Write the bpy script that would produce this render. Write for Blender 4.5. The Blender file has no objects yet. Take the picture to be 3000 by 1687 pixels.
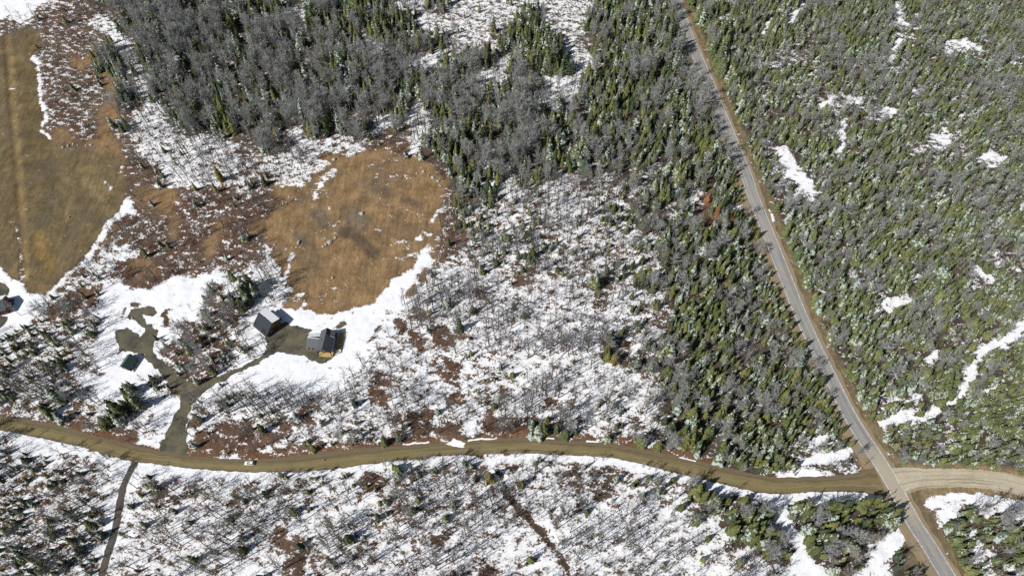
import bpy, bmesh, math, random
import numpy as np
from mathutils import Vector

random.seed(7)
rng = np.random.default_rng(11)
SC = bpy.context.scene
COL = SC.collection

# ------------------------------------------------------------------ camera, sky, sun, exposure
F_PX, TILT, H = 2080.0, math.radians(32.1), 340.0
cam_d = bpy.data.cameras.new('camera')
cam_d.sensor_width = 36.0
cam_d.lens = F_PX / 3000.0 * 36.0
cam_d.clip_start, cam_d.clip_end = 1.0, 9000.0
cam = bpy.data.objects.new('camera', cam_d)
cam.location = (0, 0, H)
cam.rotation_euler = (TILT, 0, 0)
COL.objects.link(cam)
SC.camera = cam

SUN_AZ, SUN_EL = math.radians(58.0), math.radians(45.0)      # azimuth the shadows run towards
ldir = Vector((math.sin(SUN_AZ) * math.cos(SUN_EL), math.cos(SUN_AZ) * math.cos(SUN_EL), -math.sin(SUN_EL)))
sun_d = bpy.data.lights.new('sun', 'SUN')
sun_d.energy, sun_d.angle, sun_d.color = 5.0, math.radians(0.5), (1.0, 0.97, 0.925)
sun = bpy.data.objects.new('sun', sun_d)
sun.rotation_euler = ldir.to_track_quat('-Z', 'Y').to_euler()
COL.objects.link(sun)
world = bpy.data.worlds.new('World')
SC.world = world
world.use_nodes = True
wn = world.node_tree
wn.nodes.clear()
sky = wn.nodes.new('ShaderNodeTexSky')
sky.sky_type = 'NISHITA'
sky.sun_disc = False
sky.sun_elevation = SUN_EL
sky.sun_rotation = math.atan2(-ldir.x, -ldir.y)
bg = wn.nodes.new('ShaderNodeBackground')
bg.inputs['Strength'].default_value = 0.06
wo = wn.nodes.new('ShaderNodeOutputWorld')
wn.links.new(sky.outputs[0], bg.inputs[0])
wn.links.new(bg.outputs[0], wo.inputs[0])
SC.view_settings.view_transform = 'Standard'
SC.view_settings.look = 'None'
SC.view_settings.exposure = -0.08
SC.view_settings.gamma = 1.0
SC.view_settings.use_curve_mapping = False
SC.cycles.max_bounces = 4
SC.cycles.diffuse_bounces = 2
SC.cycles.glossy_bounces = 2
SC.cycles.use_denoising = False

# ------------------------------------------------------------------ photo pixel <-> ground
CT, ST = math.cos(TILT), math.sin(TILT)

def P(px, py, z=0.0):
    """world point at height z seen at photo pixel (px, py) of the 3000 x 1687 photograph"""
    x, y = (px - 1500.0) / F_PX, -(py - 843.5) / F_PX
    d = Vector((x, ST + y * CT, -CT + y * ST))
    t = (H - z) / -d.z
    return Vector((d.x * t, d.y * t, z))

def pix(X, Y, Z=0.0):
    Z = Z - H
    w = Y * ST - Z * CT
    return 1500.0 + F_PX * X / w, 843.5 - F_PX * (Y * CT + Z * ST) / w

# ------------------------------------------------------------------ numpy noise
def vnoise(x, y, seed=0):
    xi, yi = np.floor(x).astype(np.int64), np.floor(y).astype(np.int64)
    fx, fy = x - xi, y - yi
    fx, fy = fx * fx * (3 - 2 * fx), fy * fy * (3 - 2 * fy)
    def h(a, b):
        n = (a * 374761393 + b * 668265263 + seed * 974634777) & 0xFFFFFFFF
        n = ((n ^ (n >> 13)) * 1274126177) & 0xFFFFFFFF
        return ((n ^ (n >> 16)) & 0xFFFF) / 65535.0
    return (h(xi, yi) * (1 - fx) + h(xi + 1, yi) * fx) * (1 - fy) + (h(xi, yi + 1) * (1 - fx) + h(xi + 1, yi + 1) * fx) * fy

def fbm(x, y, seed=0, octv=4):
    s, a, t = 0.0, 0.5, 0.0
    for o in range(octv):
        s = s + a * vnoise(x * 2 ** o, y * 2 ** o, seed + o * 17)
        t += a
        a *= 0.5
    return s / t

def inpoly(px, py, poly):
    r = np.zeros(px.shape, bool)
    n = len(poly)
    for i in range(n):
        x0, y0 = poly[i]
        x1, y1 = poly[(i + 1) % n]
        if y0 == y1:
            continue
        c = (y0 > py) != (y1 > py)
        r ^= c & (px < (x1 - x0) * (py - y0) / (y1 - y0) + x0)
    return r

def dline(px, py, pts):
    best = np.full(px.shape, 1e9)
    for (x0, y0), (x1, y1) in zip(pts[:-1], pts[1:]):
        dx, dy = x1 - x0, y1 - y0
        t = np.clip(((px - x0) * dx + (py - y0) * dy) / max(dx * dx + dy * dy, 1e-6), 0, 1)
        best = np.minimum(best, np.hypot(px - x0 - t * dx, py - y0 - t * dy))
    return best

# ------------------------------------------------------------------ layout of the land (photo pixels)
ZONES = [
 "NNssBDDDDMDDDDKMKsKKKKMsWCWWWWWWWWWCMCMMFCsMMCCMGGGGMGMGGGGG", "BBssssBDDDDDDDDMMsKMMKKMWWWWWWKKWWCCCCCMFCCMCCCMGGGGGsMMGGGG",
 "BfBBsBssDDDDDDDDDDMMMssMMMWWWMKKKWBMCCMMFCCMMCsMGGGGssMGssGG", "FfBBFFMsDDDDDDDDDDDMDDDMssMMMsKKKWsMCCMCMCCMsssBGGGGsCMMGMGs",
 "ffsBBsFMsDDDDDDDDDDDDDDDMMMsssssssMCCMMCMCCCMCssMGGGsMsMMGGs", "ffsssBFMsMDDDDDDDDDMDDDDDMDMKMDMsMCCCCMCMMCCsCMsBsMMMsMMsGGG",
 "ffssBBFMBsDDDDDDDMDDDDDDsDMDMMDDDMCCCCCCMMCMsCCMssMsGsMMMMGs", "ffBBssFBsBMDDDDDDDDDDssMsMMDDDDDMDMCCMCCCMCCMCCCMGMCMGssMCMG",
 "ffFFFFFBsssssBBDBssssBLLsMMDDDDDMDMMDMMCCMCCMsCCCsCMGssssMGs", "fffFFFFBLsssssBssssFFFFsLLMDDDDMMDDCMMDMMMMCCssCMCMMCGMGGssM",
 "fffFFFFLLsssssMBssFFFFFFFFDMssDMssDSMSsDMMCCMCsMMGMCCGMGMsGM", "fffFFFFsFFBBsLLLFFFFFFFFFsLMMsSSssSSsCCMSLCMMMsMMGGGGMssGGMG",
 "fffFFFFsBFssssLLFFFFFFFFFsLSMsSMsssSSCCsMLCSMCMGGGCMGCMMCGss", "fffFFFsLssFsFLLFFFFFFFFFFsLSSSSSSssSSMMCMLCMMCMGGGMGCMGCCMsM",
 "fffFBsSSLsLLFsLsFFFFFFFFsFLSSSMMSsSSSMGMCMCCMCCMGGMGMCMGCMGG", "ffFBsSSLFLssssSssFFFFFFFFsSSMSSMSSMSMsMMCMCCMMCCGGCsCCMMCMss",
 "NfFBSSSLLLsNNsMssFFFFFFFsSSSSSLSSSSCMCsMMCMMCCCCMMsMCsCMMssM", "NNsSLLNNsLNNSMKssFFFFFNNSSSSLSSSSSSBSMSCMKMMMMCCGGGsMCGCMCCC",
 "NNSLLSNNNLNNSSSNNNNNNNSSLSSSSSSSSSSssMBMCCMMCCCCCCGsGCCMCMMs", "NSSSSSNNNNSLSsSNNNNNNLNLSLLSSSsSSSsSsMSGCCMCMMCCCCMCGGMCgggs",
 "SSSSSNNNNSLLLMMNNNNNNNSSLSSSSSsSSsSCLsCMCCCMCMCCCMCMsCGCssgg", "SSSSSSNNNNSLLsNNNNNNNSSSSSLSSSssSsSssCCMCMCCCCCCCMGCsMCgsgMM",
 "SSSSSNNNNLSNNMSNNNNNSSLSSSSSMMsSSSsssSMMGCMGCCCCCCgMMCMgsMgg", "SSSKSsNKSNNMSMSSSSLSSSLSSSLSMMsSLSsSSsSMGCMMMCCCCCgsssgsgMgg",
 "LSKNBMKsSNNLSSSSMLSSSSSLLSSSLSsSSMSMsSMMMMCMCCCMCCCsssgMggMg", "SSSSSLLLssNMLLLLLsSsMMSMLBLNLLLCSCsSMMMCCsMMCCMMCCCggMMsgMgg",
 "SNNsLLLLLLNLLLLsMMLMLLLLLLNLLLLLMLLMMKMCCCMMMMssCCCCggMsggMg", "MSMSSSsNNNNNNNNNNBMBNsMMMMsMNNsMMBMBsNNNMMMCCMgsFFFFFFFFFFFF",
 "MMMMSMsNMKMMSBMMMMMSMLMMMSSSMsMSSMMBMNNNNNNNNNNNNNNFFFFFFFFF", "MMSSSSNSSMMMSMMSMMSSSsMLMMMMSMssSSssSSSSMCMLMNNNNNNNFFssssss",
 "SSMSSSNsSMSSsSSSSSSSSSMSSSSSSSLsSsssSsssSsMMMsCMCKKKKFFsCCMC", "SSSMSMNsSSSSSSMSLSSSSSSSSLSSSssssssssssssssMMMsCMMCCsFFCsMMC",
 "SSSSMSsSSSSSSSSSLLMSMMsSsSSSSsssssssssssssssMMNCMCMssFFCMsMC", "SSSSSSSSSSSSSsNssLMMSSsSSSSSLsssSsssSMssssSSssNLCLssCCFFMsMs"]
LIT, RED, BRU, TAN, OLI, FLO = (.115, .068, .040), (.108, .062, .041), (.108, .073, .047), (.238, .153, .076), (.150, .113, .058), (.070, .055, .042)
VER = (.25, .185, .105)
#        snow  ground conifer hardwood shrub  con.h hw.h
ZP = {'S': (.66, LIT, .0026, .0420, .085, 5.5, 12.0), 's': (.72, LIT, .0018, .0300, .085, 5.0, 11.0),
      'N': (.985, LIT, .0000, .0012, .003, 5.0, 9.0), 'L': (.26, RED, .0040, .0240, .070, 6.0, 10.5),
      'B': (.38, BRU, .0020, .0090, .120, 6.0, 8.0), 'D': (.24, FLO, .0210, .0400, .030, 10.0, 13.0),
      'M': (.28, FLO, .0500, .0300, .035, 9.0, 11.5), 'm': (.56, LIT, .0330, .0380, .085, 4.6, 10.5), 'q': (.38, RED, .0160, .0330, .060, 5.5, 10.5),
      'x': (.30, FLO, .1250, .0300, .030, 5.4, 7.0), 'y': (.24, FLO, .1250, .0180, .020, 6.4, 7.5), 'b': (.36, RED, .0016, .0150, .130, 5.5, 8.5),
      'C': (.22, FLO, .1050, .0130, .015, 8.6, 9.5), 'K': (.25, FLO, .1000, .0060, .010, 11.0, 11.0),
      'G': (.30, FLO, .1450, .0380, .030, 5.2, 7.0), 'g': (.26, FLO, .1500, .0200, .030, 5.0, 6.5),
      'e': (.50, FLO, .0600, .0400, .050, 5.0, 6.5), 'W': (.60, BRU, .0040, .0030, .200, 5.0, 6.0),
      'F': (.03, TAN, .0000, .0000, .004, 5.0, 6.0), 'f': (.015, OLI, .0000, .0000, .001, 5.0, 6.0), 'V': (.03, VER, .0000, .0000, .004, 4.0, 5.0)}

def fix_zone(r, c, z):
    if z == 'F' and c >= 40:
        z = 'C' if r < 5 else 'V'
        if r < 5:
            return z
    if z == 's' and (c >= 45 and r < 29 or (c >= 38 and r < 24)):
        return 'e'
    if z == 'M' and c < 39 and r >= 10 and not (c > 25 and r < 12):
        return 'm'
    if 26 <= c <= 37 and 10 <= r <= 15 and z in 'Ss':
        return {'S': 'm', 's': 'S'}[z]
    if r == 28 and 36 <= c <= 41 and z == 'N':
        return 'm'
    if r == 29 and 45 <= c <= 51:
        return 'C' if c > 45 else 's'
    if z == 'V' and c < 52 and r == 27:
        return 'e'
    if z == 'V' and c >= 52 and r == 27:
        return 'g'
    if c >= 43 and z in 'MC' and not (r > 29 and c < 52):
        return {'M': 'x', 'C': 'y'}[z]
    if z == 'S' and (c < 6 and 16 <= r <= 24 or c < 7 and r >= 26):
        return 'm'
    if z in 'SL' and 8 <= c <= 13 and 17 <= r <= 22:
        return 'q'
    if z == 's' and (c < 8 and r < 8 or c < 15 and 11 <= r <= 15):
        return 'b'
    return z

ZONES = [''.join(fix_zone(r, c, z) for c, z in enumerate(row)) for r, row in enumerate(ZONES)]
PROPS = np.array([[[*ZP[c][:1], *ZP[c][1], *ZP[c][2:]] for c in row] for row in ZONES])      # 34 x 60 x 9

OV = 3000.0 / 2576.0
FIELD_L = [(-400, 110), (0, 110), (60, 88), (98, 92), (104, 160), (112, 290), (146, 408), (232, 430), (361, 466), (370, 560), (350, 628), (315, 675), (250, 745), (210, 790), (163, 833), (70, 833), (24, 803), (0, 780), (-400, 780)]
FIELD_R = [(x * OV, y * OV) for x, y in [(850, 400), (920, 380), (1000, 385), (1060, 400), (1100, 430), (1118, 470), (1115, 540), (1100, 600), (1080, 640), (1040, 680), (1000, 720), (960, 755), (900, 780), (840, 783), (770, 783), (720, 775), (705, 765), (735, 720), (705, 690), (690, 650), (680, 620), (655, 590), (660, 555), (700, 520), (740, 490), (790, 460), (830, 430)]]
# snow: (points, width px or None for a polygon, cover, clears trees)
SNOW = [
 ([(840, 935), (856, 917), (900, 915), (1010, 912), (1050, 895), (1090, 885), (1130, 840), (1165, 810), (1215, 780), (1255, 735), (1270, 760), (1225, 800), (1190, 850), (1150, 900), (1110, 940), (1080, 990), (1060, 1010), (1090, 1045), (1000, 1062), (985, 1035), (1000, 980), (960, 955), (940, 965), (915, 962), (880, 957), (855, 953)], None, .97, 1),
 ([(720, 1085), (790, 1050), (830, 1036), (880, 1046), (915, 1062), (955, 1068), (1000, 1050), (1060, 1060), (1000, 1100), (900, 1110), (800, 1120), (700, 1140), (640, 1135), (700, 1095)], None, .95, 0),
 ([(300, 870), (340, 840), (420, 850), (470, 830), (530, 805), (570, 812), (590, 835), (560, 870), (500, 900), (475, 915), (475, 985), (445, 1020), (340, 1045), (320, 1095), (280, 1065), (270, 1010), (310, 960), (290, 920)], None, .96, 1),
 ([(-40, 800), (30, 820), (60, 865), (70, 880), (100, 850), (130, 860), (165, 838), (130, 905), (80, 960), (40, 990), (-40, 1010)], None, .95, 1),
 ([(3060, 905), (3000, 944), (2973, 994), (2898, 1016), (2872, 1035)], 22, .97, 1),
 ([(2857, 1063), (2840, 1093), (2821, 1148), (2788, 1187), (2755, 1209), (2710, 1223), (2700, 1236)], 17, .95, 1),
 ([(2571, 1237), (2633, 1204), (2676, 1210), (2680, 1233), (2641, 1231), (2582, 1253)], None, .92, 1),
 ([(2872, 1152), (2900, 1140), (2925, 1130)], 12, .85, 1),
 ([(2315, 62), (2335, 40), (2352, 8), (2362, -20)], 20, .95, 1), ([(2620, 165), (2632, 122)], 16, .95, 1), ([(2660, 295), (2676, 264)], 9, .9, 1),
 ([(2459, 430), (2474, 368)], 22, .95, 1), ([(2298, 445), (2346, 518), (2380, 562)], 40, .85, 1), ([(2490, 294), (2520, 296)], 20, .85, 1),
 ([(2636, 20), (2650, 70)], 16, .9, 1), ([(2733, 400), (2778, 418)], 18, .85, 1), ([(2590, 328), (2620, 332)], 18, .85, 1), ([(2884, 448), (2945, 467)], 14, .8, 1),
 ([(2255, 618), (2268, 648)], 13, .9, 1), ([(2600, 893), (2650, 884)], 36, .75, 1), ([(2720, 1058), (2738, 1028)], 18, .9, 1), ([(2864, 780), (2915, 823)], 17, .9, 1),
 ([(2240, 98), (2255, 40)], 9, .85, 1), ([(2780, 125), (2870, 140)], 20, .75, 1), ([(2440, 285), (2410, 305)], 14, .8, 1),
 ([(2356, 1363), (2406, 1339), (2489, 1320)], 26, .96, 1), ([(2348, 1390), (2414, 1390)], 13, .95, 1), ([(2390, 1298), (2420, 1285)], 26, .9, 1),
 ([(2289, 1472), (2305, 1531), (2328, 1582), (2340, 1629), (2379, 1668), (2390, 1740)], 26, .97, 1), ([(2360, 1660), (2420, 1700)], 60, .97, 1),
 ([(2641, 1562), (2571, 1648), (2510, 1720)], 52, .9, 1), ([(2727, 1464), (2798, 1449), (2974, 1453), (3060, 1465)], 26, .96, 1), ([(2755, 1510), (2800, 1520)], 24, .92, 1),
 ([(286, 66), (348, 108), (379, 174), (402, 232), (425, 286), (448, 336), (479, 385)], 42, .66, 0), ([(100, 166), (112, 216), (116, 270), (127, 348), (131, 375), (151, 406)], 12, .95, 1),
 ([(410, 421), (456, 410), (533, 406), (572, 413), (657, 410), (695, 464), (715, 498), (580, 541), (487, 556), (502, 502), (464, 464)], None, .66, 0),
 ([(765, 475), (830, 455), (900, 460), (975, 480), (960, 500), (900, 520), (880, 545), (820, 555), (790, 520)], None, .60, 0),
 ([(890, 430), (940, 400), (1000, 395), (1050, 415), (1030, 440), (980, 450), (900, 450)], None, .60, 0), ([(985, 505), (940, 540), (920, 575)], 22, .60, 0),
 ([(380, 600), (348, 633), (305, 672), (278, 715), (240, 776)], 15, .95, 1), ([(201, 792), (162, 838)], 17, .9, 1), ([(378, 590), (385, 625)], 24, .92, 1),
 ([(854, 745), (843, 807)], 15, .9, 1), ([(896, 893), (876, 912)], 10, .97, 1), ([(872, 868), (884, 862)], 12, .9, 1), ([(1225, 745), (1148, 761)], 6, .8, 1), ([(1148, 761), (1044, 774)], 4, .45, 1),
 ([(1198, 709), (1132, 715)], 5, .5, 1), ([(1299, 618), (1262, 655)], 16, .75, 1), ([(1255, 688), (1266, 680)], 12, .85, 1), ([(1225, 702), (1234, 696)], 9, .9, 1), ([(1245, 745), (1260, 730)], 22, .8, 1), ([(1112, 880), (1140, 858)], 18, .85, 1),
 ([(1290, 560), (1300, 600)], 9, .6, 0), ([(60, 262), (30, 262)], 6, .5, 0), ([(320, 535), (325, 560)], 7, .9, 1), ([(358, 495), (362, 515)], 8, .9, 1),
 ([(35, 1212), (65, 1217)], 7, .9, 1), ([(95, 1223), (160, 1238), (262, 1266)], 7, .85, 1), ([(391, 1292), (442, 1308), (466, 1312), (483, 1277), (442, 1288)], None, .95, 1), ([(0, 20), (150, -4)], 22, .95, 1)]
ROAD_TOP = [(-260, 1150), (-120, 1188), (0, 1216), (60, 1224), (157, 1241), (254, 1269), (372, 1298), (508, 1327), (587, 1337), (750, 1345), (938, 1325), (1063, 1312), (1219, 1304), (1337, 1292), (1500, 1282), (1617, 1287), (1774, 1298), (1872, 1312), (1970, 1331), (2087, 1359), (2250, 1394), (2367, 1396), (2485, 1388), (2560, 1368)]
ROAD_BOT = [(-260, 1200), (-120, 1232), (0, 1259), (50, 1268), (117, 1283), (240, 1310), (365, 1346), (500, 1364), (587, 1374), (750, 1383), (938, 1377), (1063, 1362), (1219, 1341), (1337, 1334), (1500, 1328), (1617, 1331), (1774, 1339), (1872, 1358), (1970, 1383), (2087, 1411), (2250, 1446), (2367, 1442), (2485, 1441), (2598, 1450)]
BANK_W = [16, 16, 14, 16, 20, 26, 26, 22, 28, 28, 12, 18, 20, 18, 24, 22, 24, 24, 24, 24, 22, 26, 22, 16]
BANK = ROAD_BOT + [(x, y + w) for (x, y), w in zip(ROAD_BOT, BANK_W)][::-1]
SNOW.append((BANK, None, .93, 1))
EAST_TOP = [(2608, 1372), (2660, 1368), (2719, 1372), (2837, 1373), (2930, 1382), (3000, 1398), (3120, 1432), (3300, 1490)]
EAST_BOT = [(2640, 1452), (2668, 1442), (2719, 1429), (2837, 1427), (2930, 1437), (3000, 1455), (3120, 1494), (3300, 1556)]
PAVED = [(1875, -330), (1920, -190), (1955, -80), (1982, 0), (2020, 112), (2076, 240), (2103, 309), (2188, 518), (2201, 560), (2256, 697), (2287, 776), (2312, 838), (2337, 902), (2383, 1004), (2435, 1109), (2459, 1157), (2485, 1208), (2520, 1267), (2566, 1336), (2614, 1413), (2676, 1528), (2716, 1589), (2770, 1676), (2850, 1810), (2960, 1990)]
DRIVE_W = [(335, 976), (350, 965), (372, 959), (388, 972), (405, 987), (425, 971), (419, 959), (405, 948), (393, 934), (385, 939), (376, 927), (379, 907), (402, 898), (432, 897), (451, 903), (461, 915), (446, 926), (419, 921), (426, 933), (429, 951), (448, 953), (461, 968), (464, 983), (449, 1009), (448, 1024), (461, 1041), (479, 1056), (526, 1093), (552, 1118), (575, 1130), (600, 1120), (660, 1092), (720, 1066), (764, 1043), (786, 1019), (779, 1001), (778, 990), (800, 960), (837, 941), (858, 956), (892, 960), (919, 964), (905, 974), (898, 1012), (930, 1022), (985, 1034), (968, 1050), (953, 1065), (913, 1058), (885, 1044), (844, 1034), (803, 1033), (781, 1048), (745, 1069), (700, 1090), (640, 1120), (605, 1142), (587, 1159), (563, 1183), (548, 1218), (545, 1260), (549, 1322), (540, 1345), (460, 1330), (474, 1300), (493, 1249), (524, 1198), (531, 1159), (505, 1128), (472, 1100), (443, 1062), (423, 1047), (423, 1036), (387, 1030), (366, 1032), (341, 1042), (349, 1024), (344, 1006)]
PAD_W = [(-120, 830), (0, 826), (18, 834), (28, 850), (24, 864), (0, 868), (-120, 880)]
PAD_W2 = [(-120, 925), (0, 923), (22, 925), (24, 935), (14, 950), (0, 962), (-120, 975)]
TRACK = [(395, 1352), (391, 1363), (364, 1417), (348, 1492), (336, 1558), (309, 1640), (297, 1687), (275, 1780)]
STREAM = [(1462, 1385), (1475, 1430), (1500, 1468), (1539, 1511), (1598, 1578), (1649, 1636), (1668, 1687), (1690, 1760)]

# ------------------------------------------------------------------ raster of the land
CELL = 1.2
X0, X1, Y0, Y1 = -480.0, 480.0, 0.0, 580.0
gx = np.arange(X0, X1 + .01, CELL)
gy = np.arange(Y0, Y1 + .01, CELL)
GX, GY = np.meshgrid(gx, gy)
PX, PY = pix(GX, GY)
wx = (fbm(GX / 14, GY / 14, 3) - .5) * 2
wy = (fbm(GX / 14, GY / 14, 5) - .5) * 2
fx_ = (fbm(GX / 4, GY / 4, 8) - .5) * 2
fy_ = (fbm(GX / 4, GY / 4, 9) - .5) * 2
QX, QY = PX + wx * 55 + fx_ * 14, PY + wy * 55 + fy_ * 14
SX, SY = PX + wx * 14 + fx_ * 9, PY + wy * 14 + fy_ * 9

def zone_at(qx, qy):
    c = np.clip(qx / 50.0 - .5, 0, 58.999)
    r = np.clip(qy / 50.0 - .5, 0, 32.999)
    ci, ri = c.astype(int), r.astype(int)
    fc, fr = (c - ci), (r - ri)
    k = lambda t: np.clip((t - .5) * 2.2 + .5, 0, 1)[..., None]
    fc, fr = k(fc), k(fr)
    return (PROPS[ri, ci] * (1 - fc) + PROPS[ri, ci + 1] * fc) * (1 - fr) + (PROPS[ri + 1, ci] * (1 - fc) + PROPS[ri + 1, ci + 1] * fc) * fr

ZG = zone_at(QX, QY)
snow = ZG[..., 0].copy()
gcol = ZG[..., 1:4].copy()
clear = np.zeros(GX.shape, bool)
fl, fr_ = inpoly(PX + fx_ * 8, PY + fy_ * 8, FIELD_L), inpoly(PX + fx_ * 16 + wx * 10, PY + fy_ * 16 + wy * 10, FIELD_R)
snow[fl], gcol[fl] = .015, OLI
snow[fr_], gcol[fr_] = .02, TAN
clear |= fl | fr_
strip = fl & (dline(PX, PY, [(10, 100), (47, 540), (66, 815)]) < 9)          # dark ditch line with a pale verge
gcol[strip] = (.105, .070, .034)
strip = fl & (dline(PX, PY, [(24, 100), (61, 540), (80, 815)]) < 9)
gcol[strip] = (.235, .165, .070)
snow[fl & (dline(PX, PY, [(36, 640), (56, 700), (66, 815)]) < 5)] = .45
band = fl & (PX > 70) & (PX < 150) & (PY < 560)
gcol[band] = np.array([.135, .100, .046])
snow[fr_ & (fbm(GX / 14, GY / 14, 91, 3) > .54)] = .19                          # stubble with thin snow
rdn = np.hypot(PX - 1500, PY - 2150)
RDX, RDY = (PX - 1500) / rdn, (PY - 2150) / rdn                 # the way a standing tree leans in the picture
for pts, wpx, cov, clr in SNOW:
    m = inpoly(SX, SY, pts) if wpx is None else dline(SX, SY, pts) < wpx * .5
    snow[m] = cov
    if clr:
        clear |= m
        lo = (PX > 2200) | (PY < 200)
        for t in (8, 16, 24):
            sx2, sy2 = SX + RDX * t, SY + RDY * t
            m2 = lo & (inpoly(sx2, sy2, pts) if wpx is None else dline(sx2, sy2, pts) < wpx * .5)
            clear |= m2
            snow[m2 & ~m] = np.maximum(snow[m2 & ~m], .55)
brown = inpoly(SX, SY, [(380, 905), (384, 893), (408, 895), (406, 906)]) | (dline(SX, SY, [(367, 908), (362, 935)]) < 4) | (dline(SX, SY, [(478, 925), (490, 945)]) < 9) | (dline(SX, SY, [(985, 950), (1000, 945)]) < 9)
snow[brown], gcol[brown] = .05, (.11, .075, .045)
for pts, w_, c_ in (([(1010, 680), (1050, 700), (1095, 742)], 34, (.115, .082, .050)), ([(930, 625), (945, 640)], 44, (.150, .112, .075)), ([(1030, 640), (1060, 655)], 50, (.165, .125, .082)), ([(1185, 590), (1215, 600)], 30, (.150, .105, .062)), ([(875, 690), (890, 695)], 36, (.160, .118, .078)), ([(1075, 535), (1110, 560)], 40, (.19, .135, .078)), ([(840, 860), (900, 870)], 26, (.18, .115, .052))):
    m = fr_ & (dline(SX, SY, pts) < w_ * .5)
    gcol[m] = c_
for pts, w_, c_ in (([(140, 470), (150, 560), (135, 640)], 40, (.125, .098, .056)), ([(260, 520), (300, 560)], 60, (.21, .155, .075)), ([(120, 700), (150, 790)], 44, (.20, .135, .052))):
    m = fl & (dline(SX, SY, pts) < w_ * .5)
    gcol[m] = c_
m = (dline(PX + fx_ * 8, PY + fy_ * 8, EAST_TOP) < 17) | (dline(PX + fx_ * 8, PY + fy_ * 8, EAST_BOT) < 15)
gcol[m], snow[m] = VER, np.minimum(snow[m], .06)
sdk = dline(PX + fx_ * 5, PY + fy_ * 5, STREAM) < 7
snow[sdk], gcol[sdk] = .06, (.040, .030, .024)
vg = dline(PX + fx_ * 10, PY + fy_ * 6, ROAD_TOP[4:20])
m = (vg < 20) & (snow < .9)
snow[m], gcol[m] = np.minimum(snow[m], .30), (.150, .080, .042)

def blur(a, n=1):
    for _ in range(n):
        p = np.pad(a, [(1, 1), (1, 1)] + [(0, 0)] * (a.ndim - 2), mode='edge')
        a = (p[:-2, 1:-1] + p[2:, 1:-1] + p[1:-1, :-2] + p[1:-1, 2:] + 2 * p[1:-1, 1:-1]) / 6
    return a

def dilate(m, n):
    for _ in range(n):
        p = np.pad(m, 1)
        m = p[:-2, 1:-1] | p[2:, 1:-1] | p[1:-1, :-2] | p[1:-1, 2:] | p[1:-1, 1:-1]
    return m

pv = [P(*p) for p in PAVED]
m = (dline(GX, GY, [(p.x, p.y) for p in pv]) + fx_ * 2.2 < 10.5) & (snow < .8)
gcol[m], snow[m] = (.175, .135, .072), np.minimum(snow[m], .16)
snow = blur(snow, 1)
gcol = blur(gcol, 1)
WPAV = [P(*p) for p in PAVED]
paved_d = dline(GX, GY, [(p.x, p.y) for p in WPAV])
flat = (paved_d < 9) | inpoly(PX, PY, ROAD_TOP + ROAD_BOT[::-1]) | inpoly(PX, PY, EAST_TOP + EAST_BOT[::-1]) | inpoly(PX, PY, DRIVE_W) | inpoly(PX, PY, PAD_W) | inpoly(PX, PY, PAD_W2) | (dline(PX, PY, TRACK) < 12)
near_house = np.zeros(GX.shape, bool)
HOUSES = [(-101.5, 178.5, 12.5), (-131.5, 190, 9.5), (-201.5, 165.5, 6), (-288, 199, 12)]
for hx, hy, hr in HOUSES:
    flat |= np.hypot(GX - hx, GY - hy) < hr
    near_house |= np.hypot(GX - hx, GY - hy) < hr
treeban = dilate(inpoly(PX, PY, ROAD_TOP + ROAD_BOT[::-1]) | inpoly(PX, PY, EAST_TOP + EAST_BOT[::-1]) | inpoly(PX, PY, DRIVE_W) | inpoly(PX, PY, PAD_W) | inpoly(PX, PY, PAD_W2) | (dline(PX, PY, TRACK) < 12) | near_house, 1) | clear | (dline(PX, PY, STREAM) < 8) | (paved_d < np.where(PX > np.interp(PY, [p[1] for p in PAVED], [p[0] for p in PAVED]), 9.0, 8.0))
flat3 = blur(dilate(flat, 3).astype(float), 3)
hz = ((fbm(GX / 9, GY / 9, 21) - .5) * .9 + (fbm(GX / 2.6, GY / 2.6, 23, 2) - .5) * .35 + .10 * (snow > .6)) * (1 - flat3) - .06 * flat3
core = np.minimum.reduce([GX - X0, X1 - GX, GY - Y0, Y1 - GY])
hz *= np.clip(core / 12, 0, 1)

def ground_z(x, y):
    c = int(min(max(round((x - X0) / CELL), 0), GX.shape[1] - 1))
    r = int(min(max(round((y - Y0) / CELL), 0), GX.shape[0] - 1))
    return float(hz[r, c])

# ------------------------------------------------------------------ materials
def nodes(name, rough=.9):
    m = bpy.data.materials.new(name)
    m.use_nodes = True
    nt = m.node_tree
    b = nt.nodes['Principled BSDF']
    b.inputs['Roughness'].default_value = rough
    b.inputs['Specular IOR Level'].default_value = .2
    return m, nt, b

def N(nt, t, **kw):
    n = nt.nodes.new(t)
    for k, v in kw.items():
        setattr(n, k, v)
    return n

def mathn(nt, op, a, b=None, c=None, clamp=False):
    n = N(nt, 'ShaderNodeMath', operation=op, use_clamp=clamp)
    for i, v in enumerate((a, b, c)):
        if v is None:
            continue
        if isinstance(v, (int, float)):
            n.inputs[i].default_value = v
        else:
            nt.links.new(v, n.inputs[i])
    return n.outputs[0]

def mixc(nt, fac, a, b, mode='MIX'):
    n = N(nt, 'ShaderNodeMix', data_type='RGBA', blend_type=mode)
    for i, v in ((0, fac), (6, a), (7, b)):
        if isinstance(v, (int, float)):
            n.inputs[i].default_value = v
        elif isinstance(v, tuple):
            n.inputs[i].default_value = (*v, 1)
        else:
            nt.links.new(v, n.inputs[i])
    return n.outputs[2]

def noise(nt, vec, scale, detail=3, rough=.6):
    n = N(nt, 'ShaderNodeTexNoise')
    n.inputs['Scale'].default_value = scale
    n.inputs['Detail'].default_value = detail
    n.inputs['Roughness'].default_value = rough
    if vec is not None:
        nt.links.new(vec, n.inputs['Vector'])
    return n.outputs[0]

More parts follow.
